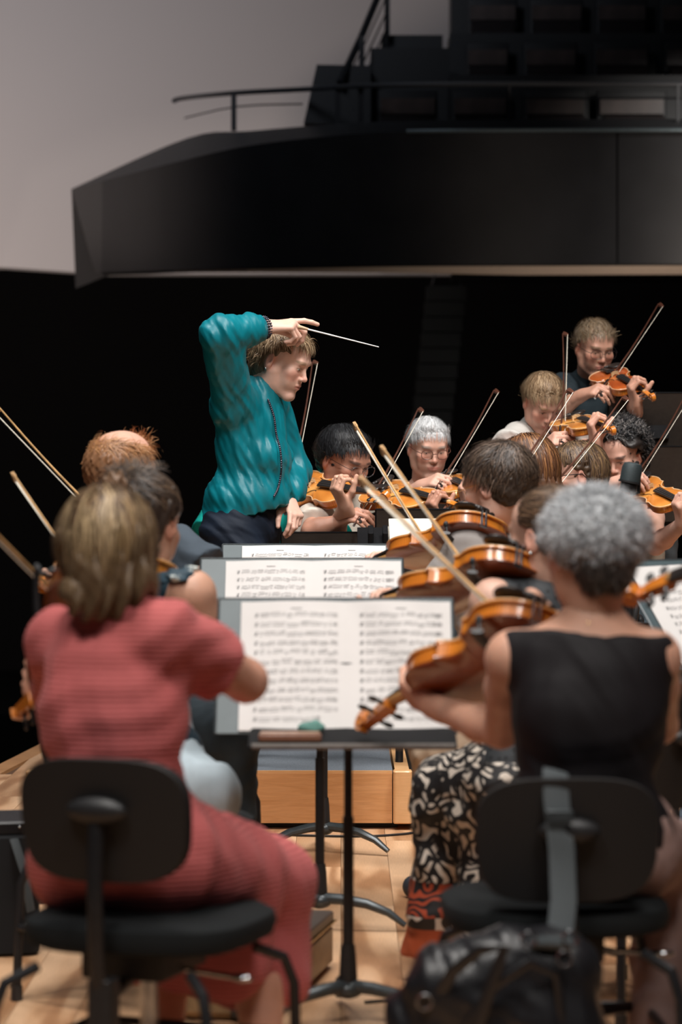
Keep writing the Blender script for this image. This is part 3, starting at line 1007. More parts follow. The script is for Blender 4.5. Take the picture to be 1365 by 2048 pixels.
M['maple_neck'] = plain('maple_neck', (.50, .26, .09), .35, coat=.2)

def vpt(chin, bs, sc, x, y, z):
    return chin+(bs[0]*x+bs[1]*y+bs[2]*z)*sc

def bow(label, frog, tip, up, dark=False, group=None, th=1.0):
    """stick from frog end to tip; hair hangs on the -up side"""
    L = np.linalg.norm(tip-frog); X = nz(tip-frog); Z = perp(up, X); Y = np.cross(Z, X); sc = L/.745
    mt = Matrix(((X[0]*sc, Y[0]*sc, Z[0]*sc, frog[0]), (X[1]*sc, Y[1]*sc, Z[1]*sc, frog[1]), (X[2]*sc, Y[2]*sc, Z[2]*sc, frog[2]), (0, 0, 0, 1)))
    root = thing('bow', label, 'bow', mat4=mt, group=group)
    mb = MB(); xs = np.linspace(-.015, .735, 16)
    zz = [-.0105*math.sin(math.pi*min(max(x, 0)/.735, 1))*1.0 for x in xs]
    pts = [[x, 0, .020+z*1.0] for x, z in zip(xs, zz)]
    mb.tube(pts, np.linspace(.0043, .0028, 16)*th, 8)
    mb.build('stick', M['bow_dark'] if dark else M['bow_wood'], root, local=True)
    mb = MB(); mb.prism([(0, 0), (.048, 0), (.050, .016), (.0, .016), (-.004, .008)], -.0055, .0055, lambda V: np.stack([V[:, 0], V[:, 2], V[:, 1]], 1))
    fr = mb.build('frog', M['ebony'], root, False, local=True)
    mb = MB(); mb.ell((.024, 0, .008), (.004, .0062, .004), None, 10, 6); mb.box((.047, 0, .003), (.006, .012, .007)); mb.build('ferrule', M['chrome'], fr, local=True)
    mb = MB(); mb.tube([[-.03, 0, .020], [-.015, 0, .020]], .0048, 8); mb.build('screw', M['chrome'], root, local=True)
    mb = MB(); mb.tube([[.05, 0, .020], [.115, 0, .0185]], .0052*th, 8); mb.build('winding', M['chrome'], root, local=True)
    mb = MB(); mb.prism([(.722, .020), (.745, .019), (.748, .012), (.742, -.004), (.728, -.004), (.726, .010)], -.0045, .0045, lambda V: np.stack([V[:, 0], V[:, 2], V[:, 1]], 1))
    mb.build('tip', M['bow_dark'] if dark else M['bow_wood'], root, False, local=True)
    mb = MB(); mb.box((.388, 0, -.0015), (.69, (.010 if dark else .0055)*th, .0016)); mb.build('bow_hair', M['horsehair'], root, False, local=True)
    return root

def frog_hand(frog, tip, up, sc=1.0, back=.0, side=1):
    """right-hand frame and wrist for a bow"""
    B = nz(tip-frog); Sv = perp(up, B); d = np.cross(B, Sv)
    dd = nz(d-Sv*.35-B*.15); n = perp(Sv, dd)
    k = frog+B*.03+Sv*.035
    return k-dd*.098*sc, dict(d=dd, n=n, per=[(.75, .7, .3), (.9, .7, .3), (.9, .7, .3), (.6, .8, .4)], thumb=(.25, -.75))

def neck_hand(chin, bs, sc, x=.47):
    X, Y, Z = bs
    wq = vpt(chin, bs, sc, x-.01, -.034, -.072)
    return wq, dict(d=nz(Z*.95-Y*.12), n=nz(-Y-X*.15), per=[(1.0, 1.3, .7), (1.0, 1.3, .7), (.8, 1.3, .7), (.8, 1.1, .6)], thumb=(.35, -.95))

# ------------------------------------------------------------------ the hall
def struct(mb, name, mat, smooth=False):
    o = mb.build(name, mat, None, smooth); o['kind'] = 'structure'; return o

FX0, FX1, FY0, FY1 = -2.10, 3.6, 3.4, 14.2
def edge_x(y): return -1.48+(y-10.5)*.086      # the stage edge runs obliquely away on the left
mb = MB()
mb.prism([(edge_x(FY0)+.01, FY0), (FX1, FY0), (FX1, FY1), (edge_x(FY1)+.01, FY1)], -.30, -.012)
M['under'] = plain('under_floor', (.10, .05, .025), .8)
floor = struct(mb, 'floor', M['under'])
PW, PL = .150, 2.15
x = -2.1; ci = 0; cache = {}
npl = 0
while x < 2.7:
    y = FY0-(ci*0.77) % PL
    while y < 12.6:
        ya, yb = max(y, FY0), min(y+PL, FY1)
        xm = x+PW/2
        if yb-ya > .1 and xm > edge_x((ya+yb)/2)-.02:
            key = (round(yb-ya, 3))
            if key not in cache:
                m = MB(); m.box((0, 0, -.008), (PW-.0014, yb-ya-.0014, .016), bev=0)
                o = m.build('plank', M['floor'], floor, False, local=True); cache[key] = o.data
            else:
                o = bpy.data.objects.new('plank', cache[key]); col.objects.link(o); o.parent = floor
            o.location = (xm, (ya+yb)/2, 0); npl += 1
        y += PL
    x += PW; ci += 1
# pale nosing along the stage edge
mb = MB(); mb.prism([(edge_x(FY0)-.05, FY0), (edge_x(FY0)+.03, FY0), (edge_x(FY1)+.03, FY1), (edge_x(FY1)-.05, FY1)], -.08, .002)
struct(mb, 'trim_1', M['riser'])
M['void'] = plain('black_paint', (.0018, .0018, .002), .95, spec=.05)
M['black_lacquer'] = plain('balcony_front_black', (.007, .007, .008), .42, nscale=3, namp=.25)
M['ledge'] = plain('balcony_ledge_grey', (.018, .018, .019), .5)
M['wallpaint'] = plain('wall_plaster_grey', (.43, .41, .41), .9, nscale=300, namp=.03, bump=.1)
M['lip'] = plain('beige_soffit', (.72, .56, .44), .8)
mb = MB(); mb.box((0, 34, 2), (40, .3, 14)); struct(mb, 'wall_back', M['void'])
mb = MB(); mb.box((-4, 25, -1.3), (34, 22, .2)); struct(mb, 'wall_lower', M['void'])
# a black panel added low behind the players (carries nothing, absorbs light)
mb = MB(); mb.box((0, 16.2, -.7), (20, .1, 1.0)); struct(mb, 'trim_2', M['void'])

# pale curved auditorium wall, its lower edge over the dark stalls
mb = MB(); V = []
xs = np.linspace(-420, 960, 40); n = len(xs)
def wallD(px): return 26.0+3.0*((px+420)/1380.0)**.8
for row in (0, 1, 2, 3):
    for px in xs:
        D = wallD(px)
        low = 534+ 14*min(1, max(0, px/210.0))
        py = {0: low, 1: 300, 2: 60, 3: -420}[row]
        V.append(P(px, py, D))
for row in (3, 0):
    for px in xs:
        V.append(P(px, 534+14*min(1, max(0, px/210.0)) if row == 0 else -420, wallD(px))+A(0, .3, 0))
Fc = [[r*n+i, r*n+i+1, (r+1)*n+i+1, (r+1)*n+i] for r in range(5) for i in range(n-1)]+[[5*n+i, 5*n+i+1, i+1, i] for i in range(n-1)]
mb.add(V, Fc); struct(mb, 'wall_left', M['wallpaint'], True)
# dark upper back of the balcony on the right
mb = MB(); a = P(905, 560, 26.0); b = P(2600, -500, 26.0)
mb.box(((a[0]+b[0])/2, 26.2, (a[2]+b[2])/2), (b[0]-a[0], .3, b[2]-a[2])); struct(mb, 'wall_upper_right', M['void'])

# the balcony parapet: vertical front, inclined ledge, raked left end
T = [(1900, 262, 20.3), (1365, 262, 20.5), (1100, 262, 20.8), (850, 264, 21.0), (700, 269, 21.3), (500, 291, 22.0), (350, 325, 23.0), (205, 362, 24.4)]
Bt = [(1900, 527, 20.4), (1365, 528, 20.6), (1100, 529, 20.9), (850, 530, 21.1), (700, 532, 21.4), (500, 536, 22.1), (350, 540, 23.1), (203, 545, 24.5)]
Lg = [(1900, 238, 20.9), (1365, 238, 21.1), (1100, 239, 21.4), (850, 241, 21.6), (700, 246, 21.9), (500, 262, 22.6), (375, 276, 23.6), (143, 378, 25.2)]
n = len(T)
def dense(pts, k=5):
    out = []
    a = np.array(pts, float)
    for i in range(len(a)-1):
        for j in range(k):
            t = j/k
            p0 = a[max(i-1, 0)]; p1 = a[i]; p2 = a[i+1]; p3 = a[min(i+2, len(a)-1)]
            out.append(.5*((2*p1)+(-p0+p2)*t+(2*p0-5*p1+4*p2-p3)*t*t+(-p0+3*p1-3*p2+p3)*t**3))
    out.append(a[-1]); return [tuple(o) for o in out]
Td, Bd, Ld = dense(T), dense(Bt), dense(Lg); n = len(Td)
mb = MB(); V = [P(*p) for p in Td]+[P(*p) for p in Bd]+[P(*p)+A(0, .35, 0) for p in Bd]
mb.add(V, [[i, i+1, n+i+1, n+i] for i in range(n-1)]+[[n+i, n+i+1, 2*n+i+1, 2*n+i] for i in range(n-1)])
bal = struct(mb, 'trim_3', M['black_lacquer'], True); 
mb = MB(); V = [P(*p) for p in Td]+[P(*p) for p in Ld]+[P(*p)+A(0, .4, -.9) for p in Ld]
mb.add(V, [[i, i+1, n+i+1, n+i] for i in range(n-1)]+[[n+i, n+i+1, 2*n+i+1, 2*n+i] for i in range(n-1)])
e0, e1, e2, e3 = P(*T[-1]), P(*Bt[-1]), P(190, 546, 25.0), P(*Lg[-1])
mb.add([e0, e1, e2, e3], [[0, 1, 2, 3]])
struct(mb, 'trim_4', M['ledge'], True)
mb = MB(); pts = [P(p[0], p[1]-2, p[2]-.03) for p in Td if p[0] > 800]
M['nosing'] = plain('steel_nosing', (.20, .25, .27), .3, .8)
mb.tube(pts, .016, 8); struct(mb, 'trim_5', M['nosing'], True)
# lit underside lip
mb = MB(); k = [p for p in Bd if p[0] > 330]; V = []
for p in k:
    e = (p[0]-330)/1035
    V.append(P(p[0], p[1]+3, p[2]+.15)); 
for p in k:
    e = min(1, (p[0]-330)/700)
    V.append(P(p[0], p[1]+5+16*e, p[2]+.5))
q = len(k); mb.add(V+[v+A(0, .25, .02) for v in V], [[i, i+1, q+i+1, q+i] for i in range(q-1)]+[[2*q+i, 2*q+i+1, 3*q+i+1, 3*q+i] for i in range(q-1)])
struct(mb, 'trim_6', M['lip'], True)
# panel joints on the balcony front
for px in (1236,):
    mb = MB(); a = P(px, 266, 20.62); b = P(px, 527, 20.72); mb.tube([a, b], .006, 4); struct(mb, 'trim_7', M['void'])
# balcony deck block (dark steps rising to the right)
mb = MB()
def blk(mb, x0, x1, y0, y1, D, dep=.5):
    a = P(x0, y1, D); b = P(x1, y0, D); mb.box(((a[0]+b[0])/2, D+dep/2, (a[2]+b[2])/2), (b[0]-a[0], dep, b[2]-a[2]))
blk(mb, 742, 900, 96, 260, 22.6); blk(mb, 764, 886, 70, 120, 23.2); blk(mb, 900, 1800, 150, 262, 22.2); blk(mb, 900, 1800, 66, 170, 23.3); blk(mb, 903, 1800, -30, 80, 24.4)
a, b, c, d = P(608, 246, 22.4), P(742, 250, 22.4), P(742, 131, 22.4), P(634, 129, 22.4)
V = [a, b, c, d]; mb.add(V+[v+A(0, .4, 0) for v in V], [[0, 1, 2, 3], [7, 6, 5, 4], [0, 4, 5, 1], [1, 5, 6, 2], [2, 6, 7, 3], [3, 7, 4, 0]])
M['deck'] = plain('balcony_deck_black', (.008, .008, .009), .6)
struct(mb, 'trim_8', M['deck'])

# railing
rail = thing('balcony_railing', 'black steel handrail with thin lower rail along the balcony edge', 'railing', P(900, 250, 21.4))
M['rail'] = plain('rail_black', (.016, .016, .018), .4, .3)
M['rail_top'] = plain('rail_grey', (.06, .062, .068), .35, .5)
tp = dense([(1900, 169, 20.9), (1365, 168, 21.0), (1020, 167, 21.4), (740, 171, 21.8), (620, 178, 22.2), (470, 186, 22.9), (362, 197, 23.8), (348, 205, 23.9)], 4)
mb = MB(); mb.tube([P(*p) for p in tp], .022, 8, flat=1.0); mb.build('top_rail', M['rail_top'], rail)
for px, y0, y1, D in ((468, 187, 262, 22.9), (676, 176, 262, 22.0), (722, 174, 262, 21.9), (1020, 167, 258, 21.4), (1357, 168, 258, 21.0)):
    mb = MB(); mb.box(P(px, (y0+y1)/2, D), ((.045 if px < 800 else .02), .03, (y1-y0)*D/FPX)); mb.build('post', M['rail'], rail, False)
mb = MB(); mb.tube([P(*p) for p in dense([(1365, 196, 21.0), (1200, 197, 21.2), (1022, 195, 21.4)], 3)], .008, 6); mb.build('lower_rail', M['rail'], rail)
mb = MB(); mb.tube([P(*p) for p in dense([(605, 208, 22.3), (475, 213, 22.9), (370, 236, 23.8)], 3)], .007, 6); mb.build('lower_rail', M['rail'], rail)
st = thing('stair_railing', 'sloping black handrail climbing beside the balcony steps', 'railing', P(720, 170, 22.3))
mb = MB(); mb.tube([P(680, 166, 22.3), P(722, 76, 22.6), P(762, -20, 23.2)], .03, 8); mb.build('top_rail', M['rail'], st)
for px, y0, y1, D in ((724, 72, 250, 22.45), (775, -30, 72, 23.1)):
    mb = MB(); mb.box(P(px, (y0+y1)/2, D), (.045, .03, (y1-y0)*D/FPX)); mb.build('post', M['rail'], st, False)
for k in range(3):
    mb = MB(); mb.tube([P(688+k*10, 170+k*25, 22.4), P(726, 96+k*32, 22.55), P(775, -10+k*32, 23.1)], .007, 6); mb.build('wire', M['rail'], st)

# balcony seats
M['seat_wood'] = plain('seat_back_veneer', (.055, .036, .030), .35, nscale=6, namp=.4)
M['seat_dark'] = cloth('seat_cloth_dark', (.014, .010, .010))
rows = [(22.05, [(752, 880), (900, 1022), (1044, 1180), (1190, 1340)], 180, 'front balcony row'),
        (23.1, [(930, 1022), (1044, 1160), (1184, 1304), (1326, 1440)], 84, 'middle balcony row'),
        (24.2, [(932, 1040), (1056, 1172), (1190, 1300), (1318, 1430)], -4, 'rear balcony row')]
ordn = ['leftmost', 'second from the left', 'third from the left', 'rightmost']
for D, xs_, y0, nm in rows:
    for i, (xa, xb) in enumerate(xs_):
        s_ = FPX/D; c = P((xa+xb)/2, y0, D); wd = (xb-xa)/s_*.94
        st = thing('theatre_seat', 'dark tip-up balcony seat, %s in the %s' % (ordn[i], nm), 'seat', (c[0], c[1], c[2]-.45), 'seats on the balcony')
        mb = MB(); mb.box((c[0], D+.06, c[2]-.28), (wd, .05, .56), bev=.015); mb.build('backrest', M['deck'], st)
        mb = MB(); mb.box((c[0], D+.02, c[2]-.13), (wd*.9, .03, .13)); mb.build('back_panel', M['seat_wood'], st, False)
        mb = MB(); mb.box((c[0], D-.08, c[2]-.33), (wd*.88, .18, .20), bev=.03); mb.build('seat', M['seat_dark'], st)

# line-array loudspeaker hanging in the dark
la = thing('hanging_loudspeaker', 'black column of stacked loudspeakers hanging in the dark behind the players', 'loudspeaker', P(890, 720, 27))
M['speaker'] = plain('speaker_black', (.0035, .004, .004), .8, spec=.1)
for i in range(9):
    y = 575+i*31; mb = MB(); off = -i*.012
    mb.box(P(893+off*300, y+14, 27+i*.02), (.40, .40, .145), bev=.012); mb.build('loudspeaker_box', M['speaker'], la)
for sg in (-1, 1):
    mb = MB(); mb.tube([P(893+sg*30, 575, 27), P(893+sg*10, 500, 27), P(893+sg*8, 300, 27)], .006, 5); mb.build('hanging_cable', M['rail'], la)

# podium
pod = thing('conductor_podium', 'low wooden podium with blue-grey carpet top under the conductor', 'podium', (-.3, 9.8, 0))
x0, x1, y0, y1, hz = -1.02, .177, 9.34, 10.24, .205
mb = MB(); mb.box(((x0+x1)/2, y0+.012, .107), (x1-x0, .022, .171)); mb.build('front_board', M['podium_wood'], pod, False)
mb = MB(); mb.box(((x0+x1)/2, y1-.012, .110), (x1-x0, .022, .165)); mb.build('back_board', M['podium_wood'], pod, False)
mb = MB(); mb.box((x1+.036, y0+.005, .113), (.066, .07, .182), bev=.012); mb.build('corner_post', M['podium_post'], pod)
mb = MB(); mb.box((x0-.036, y0+.005, .113), (.066, .07, .182), bev=.012); mb.build('corner_post', M['podium_post'], pod)
mb = MB(); mb.box((x1+.036, (y0+y1)/2+.02, .112), (.05, y1-y0, .172)); mb.build('side_board', M['podium_post'], pod, False)
mb = MB(); mb.box(((x0+x1)/2, (y0+y1)/2, .196), (x1-x0+.004, y1-y0-.05, .010)); mb.build('carpet', M['carpet'], pod, False)
mb = MB(); mb.box(((x0+x1)/2, y0+.008, .1965), (x1-x0, .012, .012)); mb.build('edge_strip', M['podium_post'], pod, False)
mb = MB(); mb.box((x1+.078, y0+.12, .105), (.014, .20, .17)); mb.build('bumper', M['black_plastic'], pod, False)
mb = MB(); mb.box(((x0+x1)/2+.02, (y0+y1)/2+.03, .014), (x1-x0, y1-y0-.06, .028)); mb.build('plinth', M['black_plastic'], pod, False)

# risers behind (mostly hidden)
mb = MB(); mb.box((2.0, 11.75, .14), (2.9, .78, .28)); mb.box((2.05, 12.75, .25), (3.0, 1.2, .5)); struct(mb, 'trim_9', M['riser'])

# ------------------------------------------------------------------ furniture
def rotz(a):
    c, s_ = math.cos(a), math.sin(a); return np.array([[c, -s_, 0], [s_, c, 0], [0, 0, 1]])

def chair(label, x, y, head, sh=.44, z=0, back=True, simple=False, bw=.345, bh=.29, bz=.02, group='orchestra chairs'):
    """orchestra chair; the sitter looks along heading angle head (0 = +Y)"""
    root = thing('orchestra_chair', label, 'chair', (x, y, z), group); R = rotz(head); o = A(x, y, z)
    def W(p): return R @ np.asarray(p, float)+o
    b = lambda mb, nm, m, par=root, smooth=True: mb.build(nm, m, par, smooth)
    def tf(V): return (V @ R.T)+o
    # padded seat
    pts = []
    for k in range(40):
        t = 2*math.pi*k/40; ex = 3.2
        pts.append((.215*math.copysign(abs(math.cos(t))**(2/ex), math.cos(t)), .205*math.copysign(abs(math.sin(t))**(2/ex), math.sin(t))))
    m = MB(); n = len(pts); V = []
    for s_, z_ in ((.86, sh-.058), (.97, sh-.048), (1.0, sh-.028), (.98, sh-.010), (.90, sh), (.5, sh+.004)):
        V += [[px*s_, py*s_+.01, z_+.012*(py/.2 < -.0)*0] for px, py in pts]
    Fc = [[j*n+i, j*n+(i+1) % n, (j+1)*n+(i+1) % n, (j+1)*n+i] for j in range(5) for i in range(n)]+[list(range(n))[::-1], list(range(5*n, 6*n))]
    m.add(tf(np.array(V)), Fc); b(m, 'seat', M['chair_fabric'])
    if back:
        # curved backrest shell and cushion
        for nm, yo, th, mat_, gr in (('backrest_shell', -.215, .010, M['chair_shell'], 1.0), ('backrest_cushion', -.196, .016, M['chair_fabric'], .985)):
            m = MB(); V = []; rim = []
            for k in range(44):
                t = 2*math.pi*k/44; ex = 3.4
                px = bw/2*gr*math.copysign(abs(math.cos(t))**(2/ex), math.cos(t)); pz = bh/2*gr*math.copysign(abs(math.sin(t))**(2/ex), math.sin(t))
                rim.append((px*(1-.06*pz/bh*-1), pz))
            n = len(rim)
            def yy(px, pz): return yo+.55*px*px-(pz)*.14
            for s_, dy in ((.985, -th*.9), (1.0, -th*.5), (1.0, th*.4), (.97, th)):
                V += [[px*s_, yy(px, pz)+dy, sh+bz+bh/2+.05+pz*s_] for px, pz in rim]
            for s_, sgn in ((.6, -1), (.6, 1)):
                V += [[px*s_, yy(px*s_, pz*s_)+sgn*th, sh+bz+bh/2+.05+pz*s_] for px, pz in rim]
            Fc = [[j*n+i, (j+1)*n+i, (j+1)*n+(i+1) % n, j*n+(i+1) % n] for j in range(3) for i in range(n)]
            Fc += [[4*n+i, i, (i+1) % n, 4*n+(i+1) % n] for i in range(n)]+[[3*n+i, 5*n+i, 5*n+(i+1) % n, 3*n+(i+1) % n] for i in range(n)]
            Fc += [list(range(4*n, 5*n)), list(range(5*n, 6*n))[::-1]]
            m.add(tf(np.array(V)), Fc); b(m, nm, mat_)
        zc = sh+bz+bh/2+.05
        m = MB(); m.ell(W((0, -.238, zc+.02)), (.058, .018, .024), R.T, 16, 9); b(m, 'adjustment_knob', M['black_plastic'])
        m = MB(); m.tube([W((0, -.236, zc+.02)), W((0, -.245, zc-.1)), W((0, -.235, sh-.06)), W((0, -.20, sh-.16))], .011, 10, flat=1.3); b(m, 'back_post', M['black_metal'])
        m = MB(); m.box(W((0, -.205, sh-.14)), (.045, .05, .10), R, .008); b(m, 'post_clamp', M['black_plastic'])
    # swing mechanism under the seat
    m = MB(); m.box(W((0, -.02, sh-.085)), (.16, .22, .045), R, .01); m.tube([W((0, -.20, sh-.13)), W((0, -.06, sh-.10))], .014, 8); b(m, 'mechanism', M['black_plastic'])
    if not simple:
        m = MB(); m.tube([W((.06, -.02, sh-.10)), W((.19, -.05, sh-.105))], .005, 8); m.ell(W((.20, -.05, sh-.105)), (.022, .012, .008), R.T); b(m, 'tilt_lever', M['chrome'])
        m = MB(); m.tube([W((0, 0, sh-.10)), W((0, 0, .20))], .017, 12); b(m, 'gas_lift', M['chrome'])
    # tubular frame: four splayed legs, a ring low down
    cor = [(-.205, -.225), (.205, -.225), (.205, .215), (-.205, .215)]
    for cx, cy in cor:
        m = MB(); m.tube([W((cx*.72, cy*.72, sh-.085)), W((cx*.93, cy*.93, sh-.11)), W((cx, cy, sh-.16)), W((cx*1.03, cy*1.03, .015))], .0105, 8)
        l_ = m.build('leg', M['black_metal'], root)
        m = MB(); m.tube([W((cx*1.03, cy*1.03, .0)), W((cx*1.03, cy*1.03, .035))], .014, 8); m.build('foot_cap', M['black_plastic'], l_)
    for k in range(4):
        a, c = cor[k], cor[(k+1) % 4]
        m = MB(); m.tube([W((a[0]*1.02, a[1]*1.02, .17)), W((c[0]*1.02, c[1]*1.02, .17))], .009, 8); m.build('stretcher', M['black_metal'], root)
    m = MB(); m.tube([W((cor[0][0], cor[0][1], .17)), W((0, 0, .19)), W((cor[2][0], cor[2][1], .17))], .010, 8)
    m.tube([W((cor[1][0], cor[1][1], .17)), W((0, 0, .19)), W((cor[3][0], cor[3][1], .17))], .010, 8); m.build('stretcher', M['black_metal'], root)
    return root

def notation(W, x0, x1, z0, z1, nst, par, seed, lift=.0006):
    """printed staves and notes as thin real marks lying on the page; W maps (x, h) -> point"""
    r = np.random.default_rng(seed); m = MB()
    def q(xa, za, xb, zb, wd):
        a, b_ = np.array([xa, za]), np.array([xb, zb]); d = b_-a; L = max(np.hypot(*d), 1e-6); nn = np.array([-d[1], d[0]])/L*wd/2
        m.add([W(*(a-nn)), W(*(b_-nn)), W(*(b_+nn)), W(*(a+nn))], [[0, 1, 2, 3]])
    pitch = (z1-z0)/nst; sp = pitch*.095
    for i in range(nst):
        zc = z1-pitch*(i+.55)
        xe = x1 if r.uniform() > .12 else x0+(x1-x0)*.8
        for k in range(5): q(x0, zc+(k-2)*sp, xe, zc+(k-2)*sp, .0005)
        q(x0+.003, zc-2.4*sp, x0+.007, zc+2.4*sp, .0022)
        x = x0+.014
        while x < xe-.006:
            ng = r.integers(2, 8); st = r.uniform(.0026, .0046); pz = r.integers(-3, 4)*sp*.6; up = 1 if pz < 0 else -1; xs2 = []
            for g in range(ng):
                if x > xe-.006: break
                zz = zc+pz+r.integers(-1, 2)*sp*.6
                m.add([W(x-.0015, zz-.0009), W(x+.0014, zz-.0004), W(x+.0015, zz+.0011), W(x-.0013, zz+.0007)], [[0, 1, 2, 3]])
                q(x+up*.0012, zz, x+up*.0012, zc+pz+up*sp*3.2, .00035); xs2.append(x+up*.0012); x += st
            if len(xs2) > 1: q(xs2[0], zc+pz+up*sp*3.2, xs2[-1], zc+pz+up*sp*3.2, .0009)
            x += r.uniform(.0005, .004)
    q((x0+x1)/2-.012, z1+pitch*.12, (x0+x1)/2+.012, z1+pitch*.12, .0016)
    return m.build('notation', M['ink'], par, False)
M['ink'] = plain('ink', (.05, .05, .055), .7)
t_ = NT('paper'); t_.base(t_.ramp(t_.noise(t_.coord(), 8, 3), [(.3, (.60, .575, .56)), (.7, (.645, .62, .605))])); t_.set(Roughness=.8); M['paper'] = t_.m
t_ = NT('paper_cream'); t_.base(t_.ramp(t_.noise(t_.coord(), 8, 3), [(.3, (.60, .56, .49)), (.7, (.66, .62, .55))])); t_.set(Roughness=.8); M['paper_cream'] = t_.m

def desk(label, px, D, topy, width=.53, height=.34, tilt=35, yaw=0, z=0, mat=None, pole_px=None, legang=20, group='orchestra music stands', cx=None, tray=True, ledge=True):
    """orchestra desk facing -Y (rotated by yaw); returns plate transform"""
    mat = mat or M['desk_slate']
    top = P(px, topy, D); tl = math.radians(tilt)
    zt = top[2]; zb = zt-height*math.cos(tl)
    xq = P(pole_px if pole_px else px, 1000, D)[0]
    o = A(xq, D+.03, z); root = thing('music_stand', label, 'music stand', o, group)
    R = rotz(yaw); piv = A(top[0], D, zb)
    def W(u, v, n=0.0):
        """u across, v up the plate, n off its front"""
        return piv+R @ A(u, (v-height/2)*math.sin(tl)-n*math.cos(tl), v*math.cos(tl)+n*math.sin(tl))
    m = MB(); hw = width/2
    V = []
    for n_ in (0, -.004):
        V += [W(-hw, 0, n_), W(hw, 0, n_), W(hw, height, n_), W(-hw, height, n_)]
    m.add(V, [[0, 1, 2, 3], [7, 6, 5, 4], [0, 4, 5, 1], [1, 5, 6, 2], [2, 6, 7, 3], [3, 7, 4, 0]])
    pl = m.build('desk_plate', mat, root, False)
    m = MB()
    for a, b_ in (((-hw, height), (hw, height)), ((-hw, 0), (-hw, height)), ((hw, 0), (hw, height))):
        m.tube([W(*a, -.002), W(*b_, -.002)], .0035, 6)
    m.build('rim', M['desk_black'] if mat is not M['desk_slate'] else M['grey_metal'], pl)
    if ledge:
        m = MB(); o3 = W(0, .012, .004)
        def T_(u, f, dz=0): return o3+R @ A(u, -.135*f, 0)+A(0, 0, -.030*f+dz)
        out = [(-hw*.66, .0), (hw*.99, .0), (hw*.99, .95), (hw*.96, 1.0), (-hw*.66, 1.0), (-hw*.71, .95), (-hw*.71, .15), (-hw*.69, .03)]
        n_ = len(out); V = [T_(u, f) for u, f in out]+[T_(u, f, -.005) for u, f in out]
        m.add(V, [list(range(n_))[::-1], list(range(n_, 2*n_))]+[[i, (i+1) % n_, n_+(i+1) % n_, n_+i] for i in range(n_)])
        lg_ = m.build('ledge', M['desk_black'], root, False)
        m = MB(); m.tube([T_(-hw*.68, 1.0, .002), T_(hw*.97, 1.0, .002)], .0070, 8); m.build('front_lip', M['desk_lip'], lg_)
        W.tray = T_
    # bracket, pole, base
    mid = W(0, height*.42, -.012)
    m = MB(); m.box(mid+A(0, .015, 0), (.09, .03, .07), None, .008); m.build('bracket', M['black_metal'], root)
    m = MB(); m.tube([A(xq, mid[1]+.03, mid[2]+.02), A(xq, D+.03, mid[2]-.06), A(xq, D+.03, z+.42)], .0095, 12); m.build('inner_tube', M['black_metal'], root)
    m = MB(); m.tube([A(xq, D+.03, z+.46), A(xq, D+.03, z+.07)], .0125, 14); m.build('pole', M['black_metal'], root)
    m = MB(); m.tube([A(xq, D+.03, z+.175), A(xq, D+.03, z+.15), A(xq, D+.03, z+.07)], [.015, .018, .022], 12); m.build('pole_sleeve', M['black_plastic'], root)
    m = MB(); m.ell(A(xq, D+.03, z+.075), (.035, .035, .022), None, 16, 9); m.build('hub', M['grey_metal'], root)
    for k in range(3):
        a = math.radians(legang+120*k); dx, dy = math.cos(a), math.sin(a)
        m = MB(); pts = [(xq+dx*r_, D+.03+dy*r_, z+zz) for r_, zz in ((.0, .082), (.06, .080), (.13, .070), (.19, .048), (.235, .016))]
        m.tube(pts, [.021, .020, .018, .015, .010], 10, flat=.75); m.build('leg', M['grey_metal'], root)
    return root, W

def sheets(label, W, u0, u1, us, v0, v1, seed, nst=12, mat=None, group='open orchestral parts', print_on=True, curl=.006):
    """open booklet: left page u0..us, right page us..u1"""
    mat = mat or M['paper']; c = W(us, v0, .01)
    root = thing('sheet_music', label, 'sheet music', c, group)
    for nm, a, b_, sd in (('left_page', u0, us, 1), ('right_page', us, u1, 2)):
        m = MB(); V = []; nn = 10
        def bulge(u):
            t = abs(u-us)/max(abs(b_-a), 1e-6); return .003+curl*math.sin(min(t*1.15, 1)*math.pi)**1.0*.9+.002
        us_ = np.linspace(a, b_, nn)
        for lay in (0, -.0018):
            for v in (v0, v1):
                V += [W(u, v, bulge(u)+lay) for u in us_]
        F_ = []
        for i in range(nn-1):
            F_ += [[i, i+1, nn+i+1, nn+i], [2*nn+i+1, 2*nn+i, 3*nn+i, 3*nn+i+1], [nn+i, nn+i+1, 3*nn+i+1, 3*nn+i], [i+1, i, 2*nn+i, 2*nn+i+1]]
        F_ += [[0, nn, 3*nn, 2*nn], [nn-1, 3*nn-1, 4*nn-1, 2*nn-1]]
        m.add(V, F_); pg = m.build(nm, mat, root)
        if print_on:
            notation(lambda x, h: W(x, h, bulge(x)+.0007), a+abs(b_-a)*.13, b_-abs(b_-a)*.08, v0+(v1-v0)*.05, v1-(v1-v0)*.07, nst, pg, seed+sd)
    return root

# three desks in line, music towards us
d1, W1 = desk('nearest slate-grey music stand, with a whole open part in view', 672, 6.0, 1201, width=.528, height=.345, tilt=34, pole_px=697, legang=95)
sheets('open printed part spread across the nearest music stand', W1, -.213, .258, .023, .004, .333, 11)
d2, W2 = desk('middle slate-grey music stand between the nearest and the farthest desks', 603, 7.26, 1119, width=.55, height=.345, tilt=34, pole_px=640, legang=-12)
sheets('open printed part on the middle music stand, lower half hidden', W2, -.206, .270, .028, .004, .333, 23)
d3, W3 = desk('third music stand, only its top edge showing in front of the conductor', 611, 8.76, 1090, width=.545, height=.345, tilt=34, pole_px=648, legang=-28)
sheets('open part of which only the top lines show on the third stand', W3, -.208, .262, .030, .004, .335, 37)

